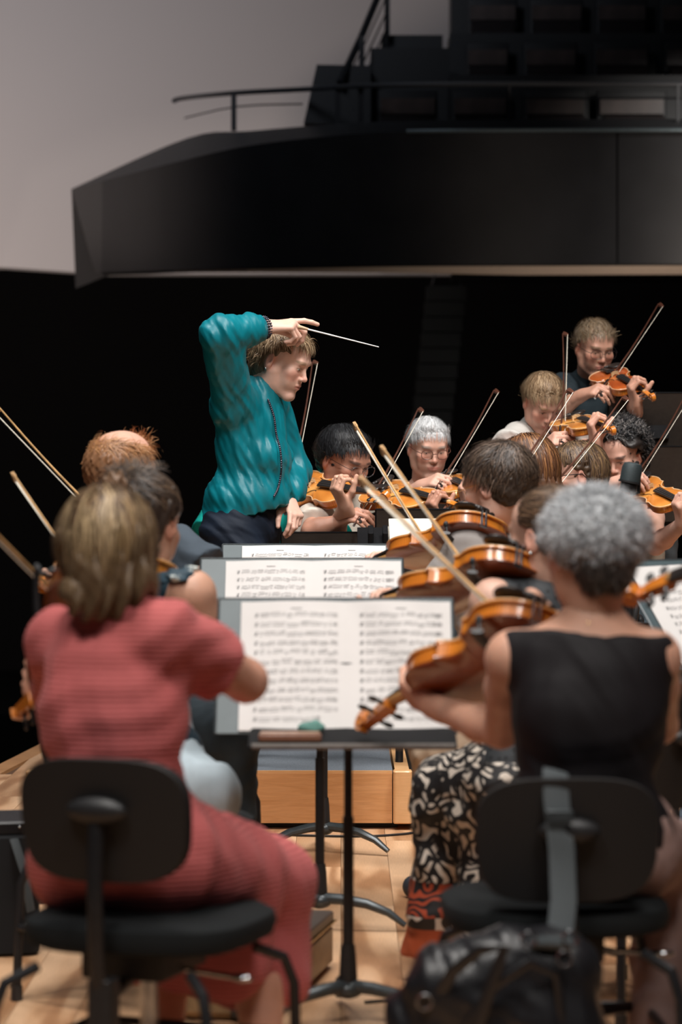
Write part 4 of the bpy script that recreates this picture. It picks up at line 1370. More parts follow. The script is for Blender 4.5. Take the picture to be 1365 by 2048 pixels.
# things on the nearest desk's ledge
pc = thing('rosin_box', 'small brown wooden box on the ledge of the nearest stand', 'box', W1(-.11, 0, .05), None)
m = MB(); c = W1.tray(-.098, .70, .009); m.box(c, (.135, .035, .014), None, .005); m.build('box_body', plain('brown_wood_box', (.22, .10, .06), .4), pc)
m = MB(); m.box(c+A(0, 0, .009), (.128, .031, .005), None, .003); m.build('box_lid', plain('light_brown_lid', (.34, .19, .12), .35), pc)
gc = MB(); S = Sdf(); c = W1.tray(-.052, .28, .010); S.ell(c, (.030, .022, .012), None, .01); S.ell(c+A(.012, 0, .008), (.016, .016, .008), None, .01)
V, Q = S.mesh(.003, folds(4, .003, .03)); o = mesh_np('cleaning_cloth', V, Q, cloth('green_cloth', (.10, .22, .19))); tag(o, 'crumpled green cleaning cloth on the ledge of the nearest stand', 'cloth')

# stands seen from behind
M['desk_back2'] = M['desk_back']
def back_desk(label, x0, x1, y0, D, hpx, z=0, tilt=22, yaw=math.pi):
    root, W = desk(label, (x0+x1)/2, D, y0, width=(x1-x0)*D/FPX, height=hpx*D/FPX/math.cos(math.radians(tilt)), tilt=tilt, yaw=yaw, z=z, mat=M['desk_back'], group=None)
    return W
back_desk('low black music stand seen from behind, just right of the conductor', 563, 762, 1064, 10.32, 130)
back_desk('black music stand seen from behind in front of the black-haired violinist', 752, 1000, 1018, 10.05, 150)
back_desk('black music stand seen from behind below the silver-haired violinist', 850, 1040, 984, 10.6, 150)
back_desk('tall black music stand seen from behind under the bearded violinist', 1216, 1420, 786, 11.32, 125, z=.28)
back_desk('black music stand seen from behind, under the tall one at right', 1190, 1400, 893, 11.22, 150, z=.28)

# conductor's desk with a thick score
cd = thing('score_desk', "conductor's black desk with raised end stops, right of the conductor", 'music stand', (.20, 9.55, 0))
cx, cy, cz = P(812, 1092, 9.55)
def tiltm(a):
    c, s_ = math.cos(a), math.sin(a); return np.array([[c, 0, s_], [0, 1, 0], [-s_, 0, c]])
Rt = np.array([[1, 0, 0], [0, math.cos(.30), -math.sin(.30)], [0, math.sin(.30), math.cos(.30)]])
m = MB(); m.box((cx-.02, cy+.10, cz+.005), (.30, .34, .012), Rt); m.build('desk_plate', M['desk_black'], cd, False)
for px in (742, 771):
    m = MB(); c = P(px, 1075, 9.5); m.box(c, (.020, .09, .062), Rt, .006); m.build('end_stop', M['desk_black'], cd)
m = MB(); m.box(P(756, 1086, 9.5), (.045, .10, .025), Rt, .004); m.build('ledge', M['desk_black'], cd)
m = MB(); m.tube([(cx-.02, cy+.12, cz-.01), (cx-.02, cy+.12, .03)], .014, 10); m.build('pole', M['black_metal'], cd)
m = MB(); m.box((cx-.02, cy+.12, .015), (.32, .32, .03), None, .02); m.build('base_plate', M['black_metal'], cd)
sc_ = thing('score', 'thick cream score lying open on the desk right of the conductor', 'book', (cx, cy, cz))
for i, (dz, dx) in enumerate(((0, 0), (.028, .01))):
    m = MB(); m.box(P(826, 1083, 9.5)+A(dx, .03, dz), (.185, .26, .026), Rt, .004); m.build('page_block', M['paper_cream'], sc_)

# right-hand desk with tilted part
d6, W6 = desk('slate music stand leaning at the right edge of the picture', 1418, 7.0, 1122, width=.42, height=.36, tilt=42, yaw=.58, pole_px=1420, mat=M['desk_slate'], group=None)
sheets('printed part on the stand at the right edge', W6, -.185, .19, .17, .01, .335, 51, 11)

# music stand microphone
mic = thing('microphone_stand', 'thin black microphone stand rising behind the grey-haired violist', 'microphone stand', P(1257, 1600, 8.3)*A(1, 1, 0))
q = P(1262, 985, 8.3)
m = MB(); m.tube([A(q[0], 8.3, q[2]-.02), A(q[0]-.01, 8.3, .03)], .011, 10); m.build('pole', M['black_metal'], mic)
m = MB(); m.tube([A(q[0]-.01, 8.3, 0), A(q[0]-.01, 8.3, .02), A(q[0]-.01, 8.3, .03)], [.13, .13, .10], 24); m.build('base', M['black_metal'], mic)
m = MB(); m.tube([P(1262, 990, 8.3), P(1278, 985, 8.3), P(1279, 958, 8.3)], .006, 8); m.build('shock_mount_arm', M['black_metal'], mic)
mc = thing('microphone', 'large grey side-address microphone on the thin stand', 'microphone', P(1256, 960, 8.28))
m = MB(); ax = nz(P(1267, 925, 8.28)-P(1255, 985, 8.28)); c0 = P(1256, 984, 8.28)
m.tube([c0, c0+ax*.004, c0+ax*.030, c0+ax*.032], [.020, .0225, .0225, .021], 20, flat=1.15); m.build('microphone_body', M['black_metal'], mc)
m = MB(); m.tube([c0+ax*.031, c0+ax*.034, c0+ax*.075, c0+ax*.088, c0+ax*.092], [.022, .0265, .0265, .023, .012], 20, flat=1.2); m.build('grille', plain('mic_grille', (.045, .06, .065), .4, .4, nscale=900, namp=.4, bump=.4), mc)
m = MB(); m.tube([c0+ax*.028, c0+ax*.034], [.030, .030], 20, flat=1.15); m.build('mount_ring', M['black_plastic'], mc)

# ------------------------------------------------------------------ clothing materials
def knit_red():
    t = NT('red_ribbed_knit'); v = t.coord()
    wv = t.wave(t.coord((1, 1, 1)), 32, .6, 'Z', 2, 2.0)
    f = t.noise(v, 7, 3)
    c = t.ramp(wv, [(.15, (.42, .085, .085)), (.7, (.56, .135, .13))])
    t.base(t.mix(1.0, c, t.ramp(f, [(.3, (.9, .9, .9)), (.7, (1.06, 1.04, 1.04))]), 'MULTIPLY'))
    t.set(Roughness=.85, Sheen_Weight=.05); t.bump(wv, .45, .004); return t.m
M['knit_red'] = knit_red()
def floral():
    t = NT('floral_navy'); v = t.coord()
    vo = t.n('ShaderNodeTexVoronoi'); vo.inputs['Scale'].default_value = 22; vo.inputs['Randomness'].default_value = 1
    t.l(v, vo.inputs['Vector'])
    pet = t.noise(v, 60, 3, .6, 1.5)
    m = t.mix(.55, vo.outputs['Distance'], pet)
    pick = t.ramp(t.noise(v, 14, 1), [(.40, (.62, .66, .62)), (.50, (.68, .42, .14)), (.56, (.10, .24, .28)), (.64, (.66, .60, .54))], 'CONSTANT')
    msk = t.ramp(m, [(.36, (1, 1, 1)), (.42, (0, 0, 0))])
    t.base(t.mix(msk, (.010, .035, .055), pick)); t.set(Roughness=.7); return t.m
M['floral'] = floral()
def bwprint():
    t = NT('black_white_print'); v = t.coord((1, 1, 1))
    ns = t.noise(v, 8, 1, .5, .3)
    wv = t.wave(v, 15, 15, 'DIAGONAL', 1, 1.0)
    vo = t.n('ShaderNodeTexVoronoi'); vo.feature = 'DISTANCE_TO_EDGE'; vo.inputs['Scale'].default_value = 17; t.l(v, vo.inputs['Vector'])
    cut = t.ramp(vo.outputs['Distance'], [(.06, (0, 0, 0)), (.10, (1, 1, 1))])
    st = t.ramp(wv, [(.46, (0, 0, 0)), (.56, (1, 1, 1))])
    msk = t.mix(1.0, cut, st, 'MULTIPLY')
    body = t.mix(msk, (.012, .011, .012), (.72, .64, .55))
    # bands near the hem, by height
    tc = t.n('ShaderNodeTexCoord'); sp = t.n('ShaderNodeSeparateXYZ'); t.l(tc.outputs['Object'], sp.inputs[0])
    red = t.mix(t.ramp(t.wave(v, 14, 14, 'DIAGONAL', 1, 1.2), [(.45, (0, 0, 0)), (.55, (1, 1, 1))]), (.012, .010, .010), (.36, .055, .02))
    white = t.mix(t.ramp(t.wave(v, 12, 10, 'DIAGONAL', 1, 1.0), [(.35, (0, 0, 0)), (.42, (1, 1, 1))]), (.02, .015, .015), (.68, .60, .52))
    def gate(z0): 
        g = t.n('ShaderNodeMath'); g.operation = 'LESS_THAN'; t.l(sp.outputs['Z'], g.inputs[0]); g.inputs[1].default_value = z0; return g.outputs[0]
    c = t.mix(gate(.245), body, red); c = t.mix(gate(.165), c, white); c = t.mix(gate(.135), c, (.40, .075, .025))
    t.base(c); t.set(Roughness=.6); return t.m
M['skirt'] = bwprint()
def lace():
    t = NT('black_lace'); v = t.coord()
    vo = t.n('ShaderNodeTexVoronoi'); vo.inputs['Scale'].default_value = 60; vo.inputs['Randomness'].default_value = .2; t.l(v, vo.inputs['Vector'])
    t.base(t.ramp(vo.outputs['Distance'], [(.22, (.006, .007, .009)), (.32, (.035, .04, .045))])); t.set(Roughness=.7); return t.m
M['lace'] = lace()
def silk(name, c):
    t = NT(name); v = t.coord((1.0, 1.0, .28)); f = t.noise(v, 17, 3, .5, .8)
    t.base(t.ramp(t.noise(t.coord(), 9, 3), [(.3, tuple(x*.95 for x in c)), (.7, tuple(x*1.05 for x in c))]))
    t.bump(f, .22, .006); t.set(Roughness=.42); t.b.inputs['Specular IOR Level'].default_value = .35; return t.m
M['teal_silk'] = silk('teal_silk', (.001, .155, .195))
M['teal_green'] = cloth('teal_green_jersey', (.0, .27, .23), .8)
M['navy'] = cloth('navy_trouser', (.004, .009, .020), .7, var=.1)
M['black_satin'] = cloth('black_top', (.009, .0075, .009), .65, fold=.08)
M['mauve'] = cloth('mauve_linen', (.33, .215, .19), .85)
M['light_jean'] = cloth('light_denim', (.42, .50, .55), .85, var=.2)
M['dark_jean'] = cloth('dark_denim', (.028, .038, .046), .85, var=.3)
M['polo'] = cloth('grey_blue_polo', (.055, .072, .092), .85, var=.2)
M['taupe_shirt'] = cloth('taupe_jersey', (.37, .34, .325), .85)
M['beige'] = cloth('beige_chino', (.46, .34, .24), .85)
M['cream'] = cloth('cream_linen', (.60, .54, .47), .85)
M['pale_grey'] = cloth('pale_grey_jersey', (.55, .53, .50), .85)
M['slate_tee'] = cloth('slate_tee', (.022, .034, .042), .85)
M['tank'] = cloth('taupe_tank', (.34, .28, .22), .85)
M['stripe'] = cloth('grey_tank', (.42, .43, .42), .85)
M['grey_trouser'] = cloth('grey_trouser', (.09, .10, .11), .85)
M['maroon'] = cloth('maroon_top', (.25, .05, .06), .85)
M['beads'] = plain('dark_beads', (.05, .05, .07), .2, .6, nscale=500, namp=.9)

GINGER = [(.42, .20, .085), (.34, .155, .065), (.50, .27, .13)]
BLOND = [(.26, .165, .085), (.13, .078, .043), (.075, .047, .031), (.36, .25, .14), (.10, .06, .036)]
GREY = [(.52, .55, .58), (.70, .72, .75), (.24, .25, .26), (.85, .86, .88), (.40, .42, .44)]
SILVER = [(.58, .59, .60), (.70, .71, .72), (.45, .46, .47)]
BLACKH = [(.010, .010, .011), (.018, .018, .02), (.03, .032, .035)]
SANDY = [(.30, .20, .115), (.22, .14, .08), (.40, .29, .18), (.15, .095, .055)]
BROWN = [(.085, .05, .032), (.12, .075, .045), (.055, .035, .024)]
AUBURN = [(.15, .065, .03), (.25, .115, .045), (.09, .04, .022)]
DKBROWN = [(.045, .03, .024), (.075, .05, .035), (.03, .022, .018)]
RSC = (.078, .099, .082)

def short_hair(root, C, fr, s, cols, n=2600, L=.035, lift=.5, curl=.15, comb_dir=None, seed=1, hairline=.55, under=1.0, w_=.0028, vol=(.080, .102, .085), back=-.62, crown=None, name='hair'):
    """close-cropped to medium hair: a shaped cap plus strands"""
    base = np.mean(cols, axis=0)*.62
    hair_cap(root, C, fr, s, base, [((0, -.014, .038), vol, .01), ((0, -.045, .0), (vol[0]*.90, vol[1]*.62, vol[2]*.92*under), .03)],
             cut=[((0, 0, -.068*under), (0, 0, -1)), ((0, .050, .052), nz((0, 1, -.50)))], disp=folds(seed, .0028, .022))
    def region(u):
        return ((u[:, 2] > hairline+.02-(1-u[:, 1])*.75) | ((u[:, 1] < -.0) & (u[:, 2] > back-.25*(u[:, 1] < -.4)))) & ~((u[:, 1] > .1) & (np.abs(u[:, 0]) > .6) & (u[:, 2] < .25))
    cd = np.array(comb_dir if comb_dir is not None else (0.0, .6, 0.0))
    def comb(u):
        # away from the crown, with the combing direction on top
        c0 = np.array([0, -.55, .75]); t = u-c0*np.sum(u*c0, 1, keepdims=True)
        t = t-u*np.sum(t*u, 1, keepdims=True); t /= np.maximum(np.linalg.norm(t, axis=1, keepdims=True), 1e-6)
        return t*.8+cd*np.clip(u[:, 2:3], 0, 1)
    return hair_strands(root, 'hair_strands', C, fr, s, n, 5, L/5, vol, cols, region, comb, .12, lift, curl, w_, seed, .002, cen=(0, -.014, .038))

def seated_spec(C, yaw_f, seat, L=.70, lean=0): ...

def dirv(x, y, z=0): return nz(A(x, y, z))

def chair_for(label, pel, F, z=0, sh=.44, **kw):
    a = math.atan2(-F[0], F[1]); F = nz(A(F[0], F[1], 0))
    return chair(label, pel[0]+F[0]*.03, pel[1]+F[1]*.03, a, sh, z, **kw)

# ---------------- 1: woman in the red knit dress, back to us
C = P(212, 1113, 5.0); nb = P(228, 1232, 5.0); pel = P(250, 1688, 4.98)
ch, sc1 = P(178, 1225, 5.20), 1.1
scr = P(36, 1438, 5.80); n = dirv(1, .25, .1)
v_root, bs, _ = violin('viola of the woman in the red dress, only its scroll showing past her left side', ch, scr, n, 1.12, name='viola', group=None)
frog, tip = P(215, 1300, 5.42), P(-150, 935, 5.15)
bow('thick blurred bow at the far left, lowest of the three bows there', frog, tip, dirv(.2, .2, .9))
wl, hl = neck_hand(ch, bs, 1.12); wr, hr = frog_hand(frog, tip, dirv(.2, .2, .9))
hl = dict(d=dirv(-.6, .3, .5), n=dirv(-.3, -.9, -.2), curl=(.7, .9, .5))
kR, kL = P(545, 1765, 5.3), P(330, 1720, 5.5)
def dress_extra(S, J, arms):
    S.cap(J['nb']+J['fr'][2]*.03, J['nb']-J['fr'][2]*.03, .052, .062, .03)
p1, hf, J, arms = person('woman with shoulder-length blond hair in a red ribbed dress, seated front left', C, (-.22, 1, -.25), pel, nb,
    P(118, 1290, 5.10), P(330, 1270, 4.93), A(.9, -.35, 0), skin=(.58, .30, .21), w=.86, hip=1.0, wrL=P(118, 1412, 5.66), wrR=wr, elL=P(150, 1440, 5.42), elR=P(492, 1362, 5.14), handL=hl, handR=hr, h=.0075, ra=1.12,
    top=dict(mat=M['knit_red'], name='dress_bodice', sleeve=.60, off=.010, hem=.10, fold=.004, wl=.09, seed=4, puff=.004, extra=dress_extra, shf=.9, waist=.98),
    legs=dict(mat=M['knit_red'], name='dress_skirt', skirt=True, knees=(kL, kR), ankles=(kL-A(0, 0, .4), kR-A(0, 0, .4)), drop=.18, hemz=.215, hx=.25, fold=.004, wl=.12, seed=12, back=.62,
              bare=[(kR-A(.03, .02, .12), P(526, 2110, 5.22), (.4, 1, 0)), (kL-A(.0, .0, .12), P(330, 2100, 5.35), (.2, 1, 0))]), slump=.03)
HB = (.082, .104, .086)
def collide_back(q): return q
base = np.array((.15, .095, .052))
hair_cap(p1, C, hf, 1, base, [((0, -.014, .038), (.084, .106, .086), .01), ((0, -.055, -.02), (.083, .066, .095), .03), ((-.035, -.060, -.075), (.050, .040, .055), .03), ((.02, -.060, -.065), (.055, .040, .045), .03)],
         disp=folds(21, .010, .035, (1, .2, 0)))
def reg_all(u): return (u[:, 2] > -.35) & ~((u[:, 1] > .45) & (u[:, 2] < .45)) & ~((u[:, 1] > .15) & (u[:, 2] < .0))
def comb_down(u): return np.stack([u[:, 0]*.7, -np.abs(u[:, 1])*.3-.25, -.9+0*u[:, 2]], 1)
hair_strands(p1, 'hair_strands', C, hf, 1.0, 4600, 13, .0175, (.085, .107, .088), BLOND, reg_all, comb_down, .30, .08, .22, .0042, 5, .008,
             lenf=lambda u: .66+.34*np.clip(u[:, 2]+.4, 0, 1)-.12*(u[:, 0] > .2), cen=(0, -.014, .034), flat=.7)
for k_, (a0, cc_) in enumerate(((-.10, (.46, .33, .19)), (.12, (.30, .20, .10)), (-.5, (.38, .27, .15)), (.55, (.22, .15, .085)), (-.9, (.30, .21, .12)))):
    hair_strands(p1, 'hair_lock', C, hf, 1.0, 190, 13, .0185, (.089, .112, .092), [cc_], lambda u, a0=a0: (np.abs(np.arctan2(u[:, 0], -u[:, 1])-a0) < .12) & (u[:, 2] > .0) & (u[:, 2] < .8),
                 comb_down, .30, .10, .16, .0050, 50+k_, .012, lenf=lambda u: .72+0*u[:, 0], cen=(0, -.014, .034), flat=.6)
S = Sdf(); cc = C+hf[2]*.112-hf[1]*.055-hf[0]*.012; S.ell(cc, (.022, .014, .010), None, .01); V, Q = S.mesh(.003)
hc = mesh_np('hair_tie', V, Q, cloth('pale_scrunchie', (.45, .42, .45)), p1)
chair('black orchestra chair under the woman in the red dress', -.352, 4.95, -.33, .425, bw=.318, bh=.222, bz=.028)

# ---------------- 2: grey-haired woman in the sleeveless black top
C = P(1183, 1102, 5.13); nb = P(1187, 1252, 5.12); pel = P(1168, 1664, 5.13)
ch, scr = P(1108, 1225, 5.32), P(688, 1466, 5.86); n = dirv(.05, .66, .76)
v_root, bs, _ = violin("grey-haired woman's viola, its scroll in front of the nearest sheet music", ch, scr, n, 1.16, name='viola')
frog, tip = P(1100, 1330, 5.5), P(722, 965, 6.02)
bow('thick blurred bow slanting down to the grey-haired woman', frog, tip, dirv(.1, -.9, .5), th=1.1)
wl, hl = neck_hand(ch, bs, 1.16); wr, hr = frog_hand(frog, tip, dirv(.3, .35, .9))
wl = P(868, 1412, 5.56); hl = dict(d=nz(P(795, 1378, 5.66)-wl), n=dirv(.05, -.75, -.45), per=[(.7, .9, .4), (.7, .9, .4), (.5, .9, .4), (.4, .8, .4)], thumb=(.7, -.5))
kL, kR = P(1058, 1722, 5.55), P(1330, 1705, 5.5)
def satin_extra(S, J, arms): pass
p2, hf, J, arms = person('grey-haired woman in a sleeveless black top and mauve trousers, seated front right', C, (-.35, 1, -.12), pel, nb,
    P(1024, 1318, 5.14), P(1310, 1318, 5.12), A(1, 0, 0), skin=(.60, .325, .225), w=.90, hip=1.02, wrL=wl, wrR=wr, elL=P(1003, 1462, 5.36), elR=P(1322, 1452, 5.30), handL=hl, handR=hr, h=.0065, hh=.004, ra=.93, hsc=1.0,
    top=dict(mat=M['black_satin'], name='sleeveless_top', sleeve=0, off=.013, hem=.03, fold=.004, wl=.13, seed=8, trap=False, shf=.86, waist=.98, neckcut=-.012, label='sleeveless black top'),
    legs=dict(mat=M['mauve'], knees=(kL, kR), ankles=(P(1030, 2020, 5.4), P(1320, 2080, 5.3)), rt=.98, fold=.005, wl=.09, seed=5, shoemat=M['shoe_white']), nr=.050)
M_ = .085
hair_cap(p2, C, hf, 1, (.17, .17, .175), [((0, -.016, .034), (.085, .105, .076), .01), ((0, -.048, -.004), (.064, .064, .078), .03)], cut=[((0, 0, -.085), (0, 0, -1))], disp=folds(31, .010, .04))
def reg2(u): return (u[:, 2] > -.62) & ~((u[:, 1] > .5) & (u[:, 2] < .5)) & ~((u[:, 1] > .05) & (u[:, 2] < -.1))
def comb2(u):
    c0 = np.array([.1, -.35, .9]); t = u-c0*np.sum(u*c0, 1, keepdims=True); return t*1.0
hair_strands(p2, 'hair_strands', C, hf, 1.0, 6500, 6, .0068, (.085, .105, .076), GREY, reg2, comb2, .10, .6, .6, .0036, 6, .003, cen=(0, -.016, .034), flat=.15)
hair_strands(p2, 'nape_hair', C, hf, 1.0, 1500, 5, .006, (.066, .076, .080), [(.06, .05, .045), (.10, .085, .075), (.035, .03, .028)], lambda u: (u[:, 1] < -.2) & (u[:, 2] < .1) & (u[:, 2] > -.8), lambda u: np.stack([u[:, 0]*.2, u[:, 1]*.1, -1+0*u[:, 2]], 1), .1, .2, .15, .0032, 16, .003, cen=(0, -.040, -.008))
m = MB(); pts = [P(1187, 1240, 5.12)+A(.062*math.cos(t), .058*math.sin(t), .010*math.sin(t)) for t in np.linspace(0, 2*math.pi, 30)]
m.tube(pts, .0012, 5, cap=False); nk = m.build('necklace', M['gold'], p2); m = MB(); m.ell(P(1180, 1248, 5.06), (.007, .003, .005)); m.build('clasp', M['gold'], nk)
chair('black orchestra chair under the grey-haired woman, a bag strap over its back', .405, 5.13, .04, .425, bw=.335, bh=.232, bz=-.035)

# ---------------- 3: woman with a ponytail and a floral top
C = P(287, 1052, 6.3); nb = P(283, 1178, 6.3); pel = P(285, 1530, 6.3)
ch, scr = P(292, 1112, 6.22), P(56, 1176, 6.86); n = dirv(.3, -.1, .85)
v_root, bs, _ = violin('viola whose scroll and pegs peep out left of the blond hair', ch, scr, n, 1.1, name='viola')
frog, tip = P(245, 1268, 6.42), P(27, 955, 6.95)
bow('pale-tipped bow at the left, between the other two bows there', frog, tip, dirv(.1, -.9, .4))
wl, hl = neck_hand(ch, bs, 1.1); wr, hr = frog_hand(frog, tip, dirv(.3, .3, .9))
kR, kL = P(418, 1588, 6.12), P(300, 1590, 6.65)
p3, hf, J, arms = person('woman with a ponytail, navy floral top and pale jeans, at the middle stand', C, (.42, 1, -.25), pel, nb,
    P(192, 1195, 6.38), P(384, 1190, 6.18), None, skin=(.56, .31, .215), w=.88, wrL=wl, wrR=wr, elR=P(412, 1300, 6.22), handL=hl, handR=hr, ra=1.05,
    top=dict(mat=M['floral'], name='floral_top', sleeve=0, off=.012, hem=.03, seed=14, shf=.78, trap=False),
    legs=dict(mat=M['light_jean'], knees=(kL, kR), ankles=(kL-A(0, 0, .40), P(410, 1850, 6.15)), fold=.0045, wl=.07, seed=15))
hair_cap(p3, C, hf, 1, (.05, .034, .026), [((0, -.016, .042), (.084, .106, .088), .01), ((0, -.05, .0), (.078, .066, .08), .03)], cut=[((0, 0, -.08), (0, 0, -1))], disp=folds(41, .006, .03))
def reg3(u): return (u[:, 2] > -.45) & ~((u[:, 1] > .5) & (u[:, 2] < .5)) & ~((u[:, 1] > .05) & (u[:, 2] < 0)) 
def comb3(u):
    t = np.array([0, -.95, .45])-u; return t
hair_strands(p3, 'hair_strands', C, hf, 1.0, 3200, 8, .014, (.085, .107, .089), DKBROWN+[(.16, .10, .06)], reg3, comb3, .05, .1, .12, .0034, 7, .004, cen=(0, -.016, .042))
S = Sdf(); q0 = C-hf[1]*.125+hf[2]*.065
S.chain([q0, q0-hf[1]*.035+hf[2]*.0, q0-hf[1]*.05-A(0, 0, .06), q0-hf[1]*.045-A(0, 0, .14)], [.016, .024, .022, .008]); V, Q = S.mesh(.004, folds(6, .006, .02, (1, 0, 0)))
mesh_np('ponytail', V, Q, M['hair'], p3, True, np.tile((.17, .10, .06), (len(V), 1))*(.7+.4*np.abs(np.sin(V[:, 0:1]*420))))
m = MB(); m.ell(q0, (.016, .012, .016)); m.build('hair_tie', M['black_plastic'], p3)
S = Sdf()
for sg in (-1, 1):
    q = (J['shL'] if sg < 0 else J['shR']); S.ell(q+A(-.020*sg, -.005, .040), (.040, .050, .022), None, .02)
V, Q = S.mesh(.006, folds(9, .009, .03)); mesh_np('ruffle', V, Q, M['floral'], p3)
chair_for('orchestra chair under the woman in the floral top', pel, J['fr'][1], sh=.43)

# ---------------- 4: balding ginger man
C = P(243, 948, 7.7); nb = P(262, 1058, 7.7); pel = P(290, 1418, 7.7)
frog, tip = P(255, 1100, 7.85), P(-12, 822, 8.3)
bow('topmost of the three bows rising at the left edge', frog, tip, dirv(.4, -.1, .9))
wr, hr = frog_hand(frog, tip, dirv(.4, -.1, .9))
kR, kL = P(470, 1475, 7.45), P(380, 1470, 7.9)
p4, hf, J, arms = person('balding ginger man in a grey-blue polo shirt, seated at the third stand on the left', C, (.60, .8, -.12), pel, nb,
    P(190, 1105, 7.85), P(358, 1102, 7.58), None, skin=(.66, .37, .27), hs=1.04, w=1.0, wrL=P(250, 1120, 8.05), wrR=wr, elR=P(440, 1160, 7.50), handR=hr, fem=0,
    top=dict(mat=M['polo'], sleeve=.66, off=.016, seed=17, puff=.006, name='polo_shirt'),
    legs=dict(mat=M['dark_jean'], knees=(kL, kR), ankles=(P(420, 1790, 7.9), P(466, 1800, 7.5)), fold=.0045, wl=.07, seed=19))
def reg4(u): return (((u[:, 2] < .50) & (u[:, 2] > -.6) & (u[:, 1] < .35)) | ((u[:, 1] > .45) & (u[:, 2] > .35) & (u[:, 2] < .85))) & ~((u[:, 1] > .1) & (u[:, 2] < .1))
hair_cap(p4, C, hf, 1.04, (.26, .125, .06), [((0, -.022, .020), (.080, .101, .070), .01), ((0, -.050, -.0), (.072, .058, .072), .03)], cut=[((0, 0, -.065), (0, 0, -1)), ((0, -.01, .062), nz((0, .30, 1)))], disp=folds(45, .004, .02))
def comb4(u): return np.stack([u[:, 0]*.2, .5+0*u[:, 0], -.55+1.4*np.clip(u[:, 2], 0, 1)], 1)
hair_strands(p4, 'hair_strands', C, hf, 1.04, 3400, 6, .0085, (.079, .101, .083), GINGER, reg4, comb4, .12, .12, .25, .0024, 8, .002, cen=(0, -.014, .036))
m = MB()
for sg in (-1, 1): m.tube([C+hf[0]*sg*.082+hf[1]*f_+hf[2]*.012 for f_ in (.09, .03, -.02)], .0015, 6)
m.build('glasses', M['black_metal'], p4)
chair_for('orchestra chair under the ginger man', pel, J['fr'][1], sh=.45)

# ---------------- 5: the conductor
D5 = 9.6
C = P(563, 724, D5); nb = P(518, 789, D5); pel = P(484, 1052, D5)
wrR = P(531, 655, 9.42); elR = P(440, 668, 9.28); wrL = P(577, 1002, 9.62); elL = P(588, 942, 9.84)
bt0, bt1 = P(598, 654, 9.35), P(758, 694, 9.2)
hR = dict(d=dirv(.95, .05, .10), n=dirv(-.1, -.45, .9), per=[(.10, .25, .15), (.8, 1.1, .6), (1.1, 1.2, .7), (1.2, 1.2, .7)], thumb=(.30, -.6), sc=1.08)
hL = dict(d=dirv(.35, -.75, -.62), n=dirv(.55, -.45, .75), per=[(.5, .6, .4), (.7, .8, .5), (.9, .9, .5), (1.0, 1.0, .5)], thumb=(.6, -.5), sc=.95)
def frown(mixc, blob):
    mixc(blob(0, .088, .028, .006, .02, .012), (.40, .2, .15), .4)
def blouse_extra(S, J, arms):
    R, F, U = J['fr']
    S.ell(J['nb']-U*.25+F*.055, (.085, .085, .12), None, .05)
    S.ell(J['nb']-U*.36+F*.02, (.115, .12, .12), None, .05)
    S.ell(J['pel']+U*.10+F*.005, (.150, .155, .09), None, .05)
    # soft collar and the loose upper sleeve
    S.cap(J['nb']+U*.022-F*.035, J['nb']-U*.005+F*.045, .036, .026, .02)
    sh, el, wr = arms['R']
    S.cap(el+A(.006, .02, -.01), sh+A(-.008, .02, -.01), .052, .064, .05)
    S.cap(sh+A(-.01, .04, -.04), J['pel']+U*.20-F*.03, .062, .06, .06)
kR, kL = P(535, 1270, 9.45), P(520, 1268, 9.75)
p5, hf, J, arms = person('conductor in a teal silk blouse and navy trousers, right arm raised overhead', C, (.85, -.35, -.42), pel, nb,
    P(545, 808, 9.78), P(468, 800, 9.46), A(-.38, -.92, 0), skin=(.68, .42, .33), hs=1.02, w=.88, wrL=wrL, wrR=wrR, elL=elL, elR=elR, handL=hL, handR=hR, h=.0055, hh=.0032, fine=True, eyes=.30, bust=.9,
    skin_extra=frown, brow=(.33, .22, .14), lipc=(.55, .22, .19), ra=.95, slump=.0, nr=.048, jaw=.88,
    top=dict(mat=M['teal_silk'], sleeve=1.93, off=.010, hem=-.030, hemn=(-.30, 0, 1), seed=25, puff=.008, name='blouse', fold=.0036, wl=.09, fdir=(.8, .3, .6), trap=True, fine2=True, extra=blouse_extra, h=.0045, shf=.92),
    legs=dict(mat=M['navy'], knees=(kL, kR), ankles=(P(458, 1485, 9.85), P(452, 1488, 9.62)), gz=.202, toe=(.15, -.9, 0), rt=1.05, fold=.005, wl=.07, seed=26, fdir=(.4, .1, 1)))
# blouse hem sits over trousers: sequin placket and cuffs
R, F, U = J['fr']
bl = [o for o in p5.children if o.name.startswith('blouse')][0]
BV = np.empty(len(bl.data.vertices)*3); bl.data.vertices.foreach_get('co', BV); BV = BV.reshape(-1, 3)+A(pel[0], pel[1], 0)
def front_at(px, py, D):
    q = P(px, py, D); d = np.hypot(BV[:, 0]-q[0], BV[:, 2]-q[2]); k = d < .016
    y = BV[k, 1].min() if k.any() else D
    return P(px, py, y-.001)
line = dense([(537, 800, 0), (548, 832, 0), (553, 868, 0), (561, 900, 0), (563, 940, 0), (557, 975, 0), (549, 992, 0)], 9)
m = MB()
for i, (px, py, _) in enumerate(line):
    m.ell(front_at(px, py, D5), (.0042, .003, .0048), None, 6, 5)
m.build('bead_placket', M['beads'], bl)
m = MB(); u5 = nz(wrR-elR); e1 = perp(A(0, 0, 1), u5); e2 = np.cross(u5, e1)
for j in range(3):
    for i in range(26):
        t = 2*math.pi*i/26; m.ell(wrR-u5*(.004+.009*j)+(e1*math.cos(t)+e2*math.sin(t))*.0385, (.004, .004, .004), None, 6, 5)
m.build('bead_cuff', M['beads'], bl)
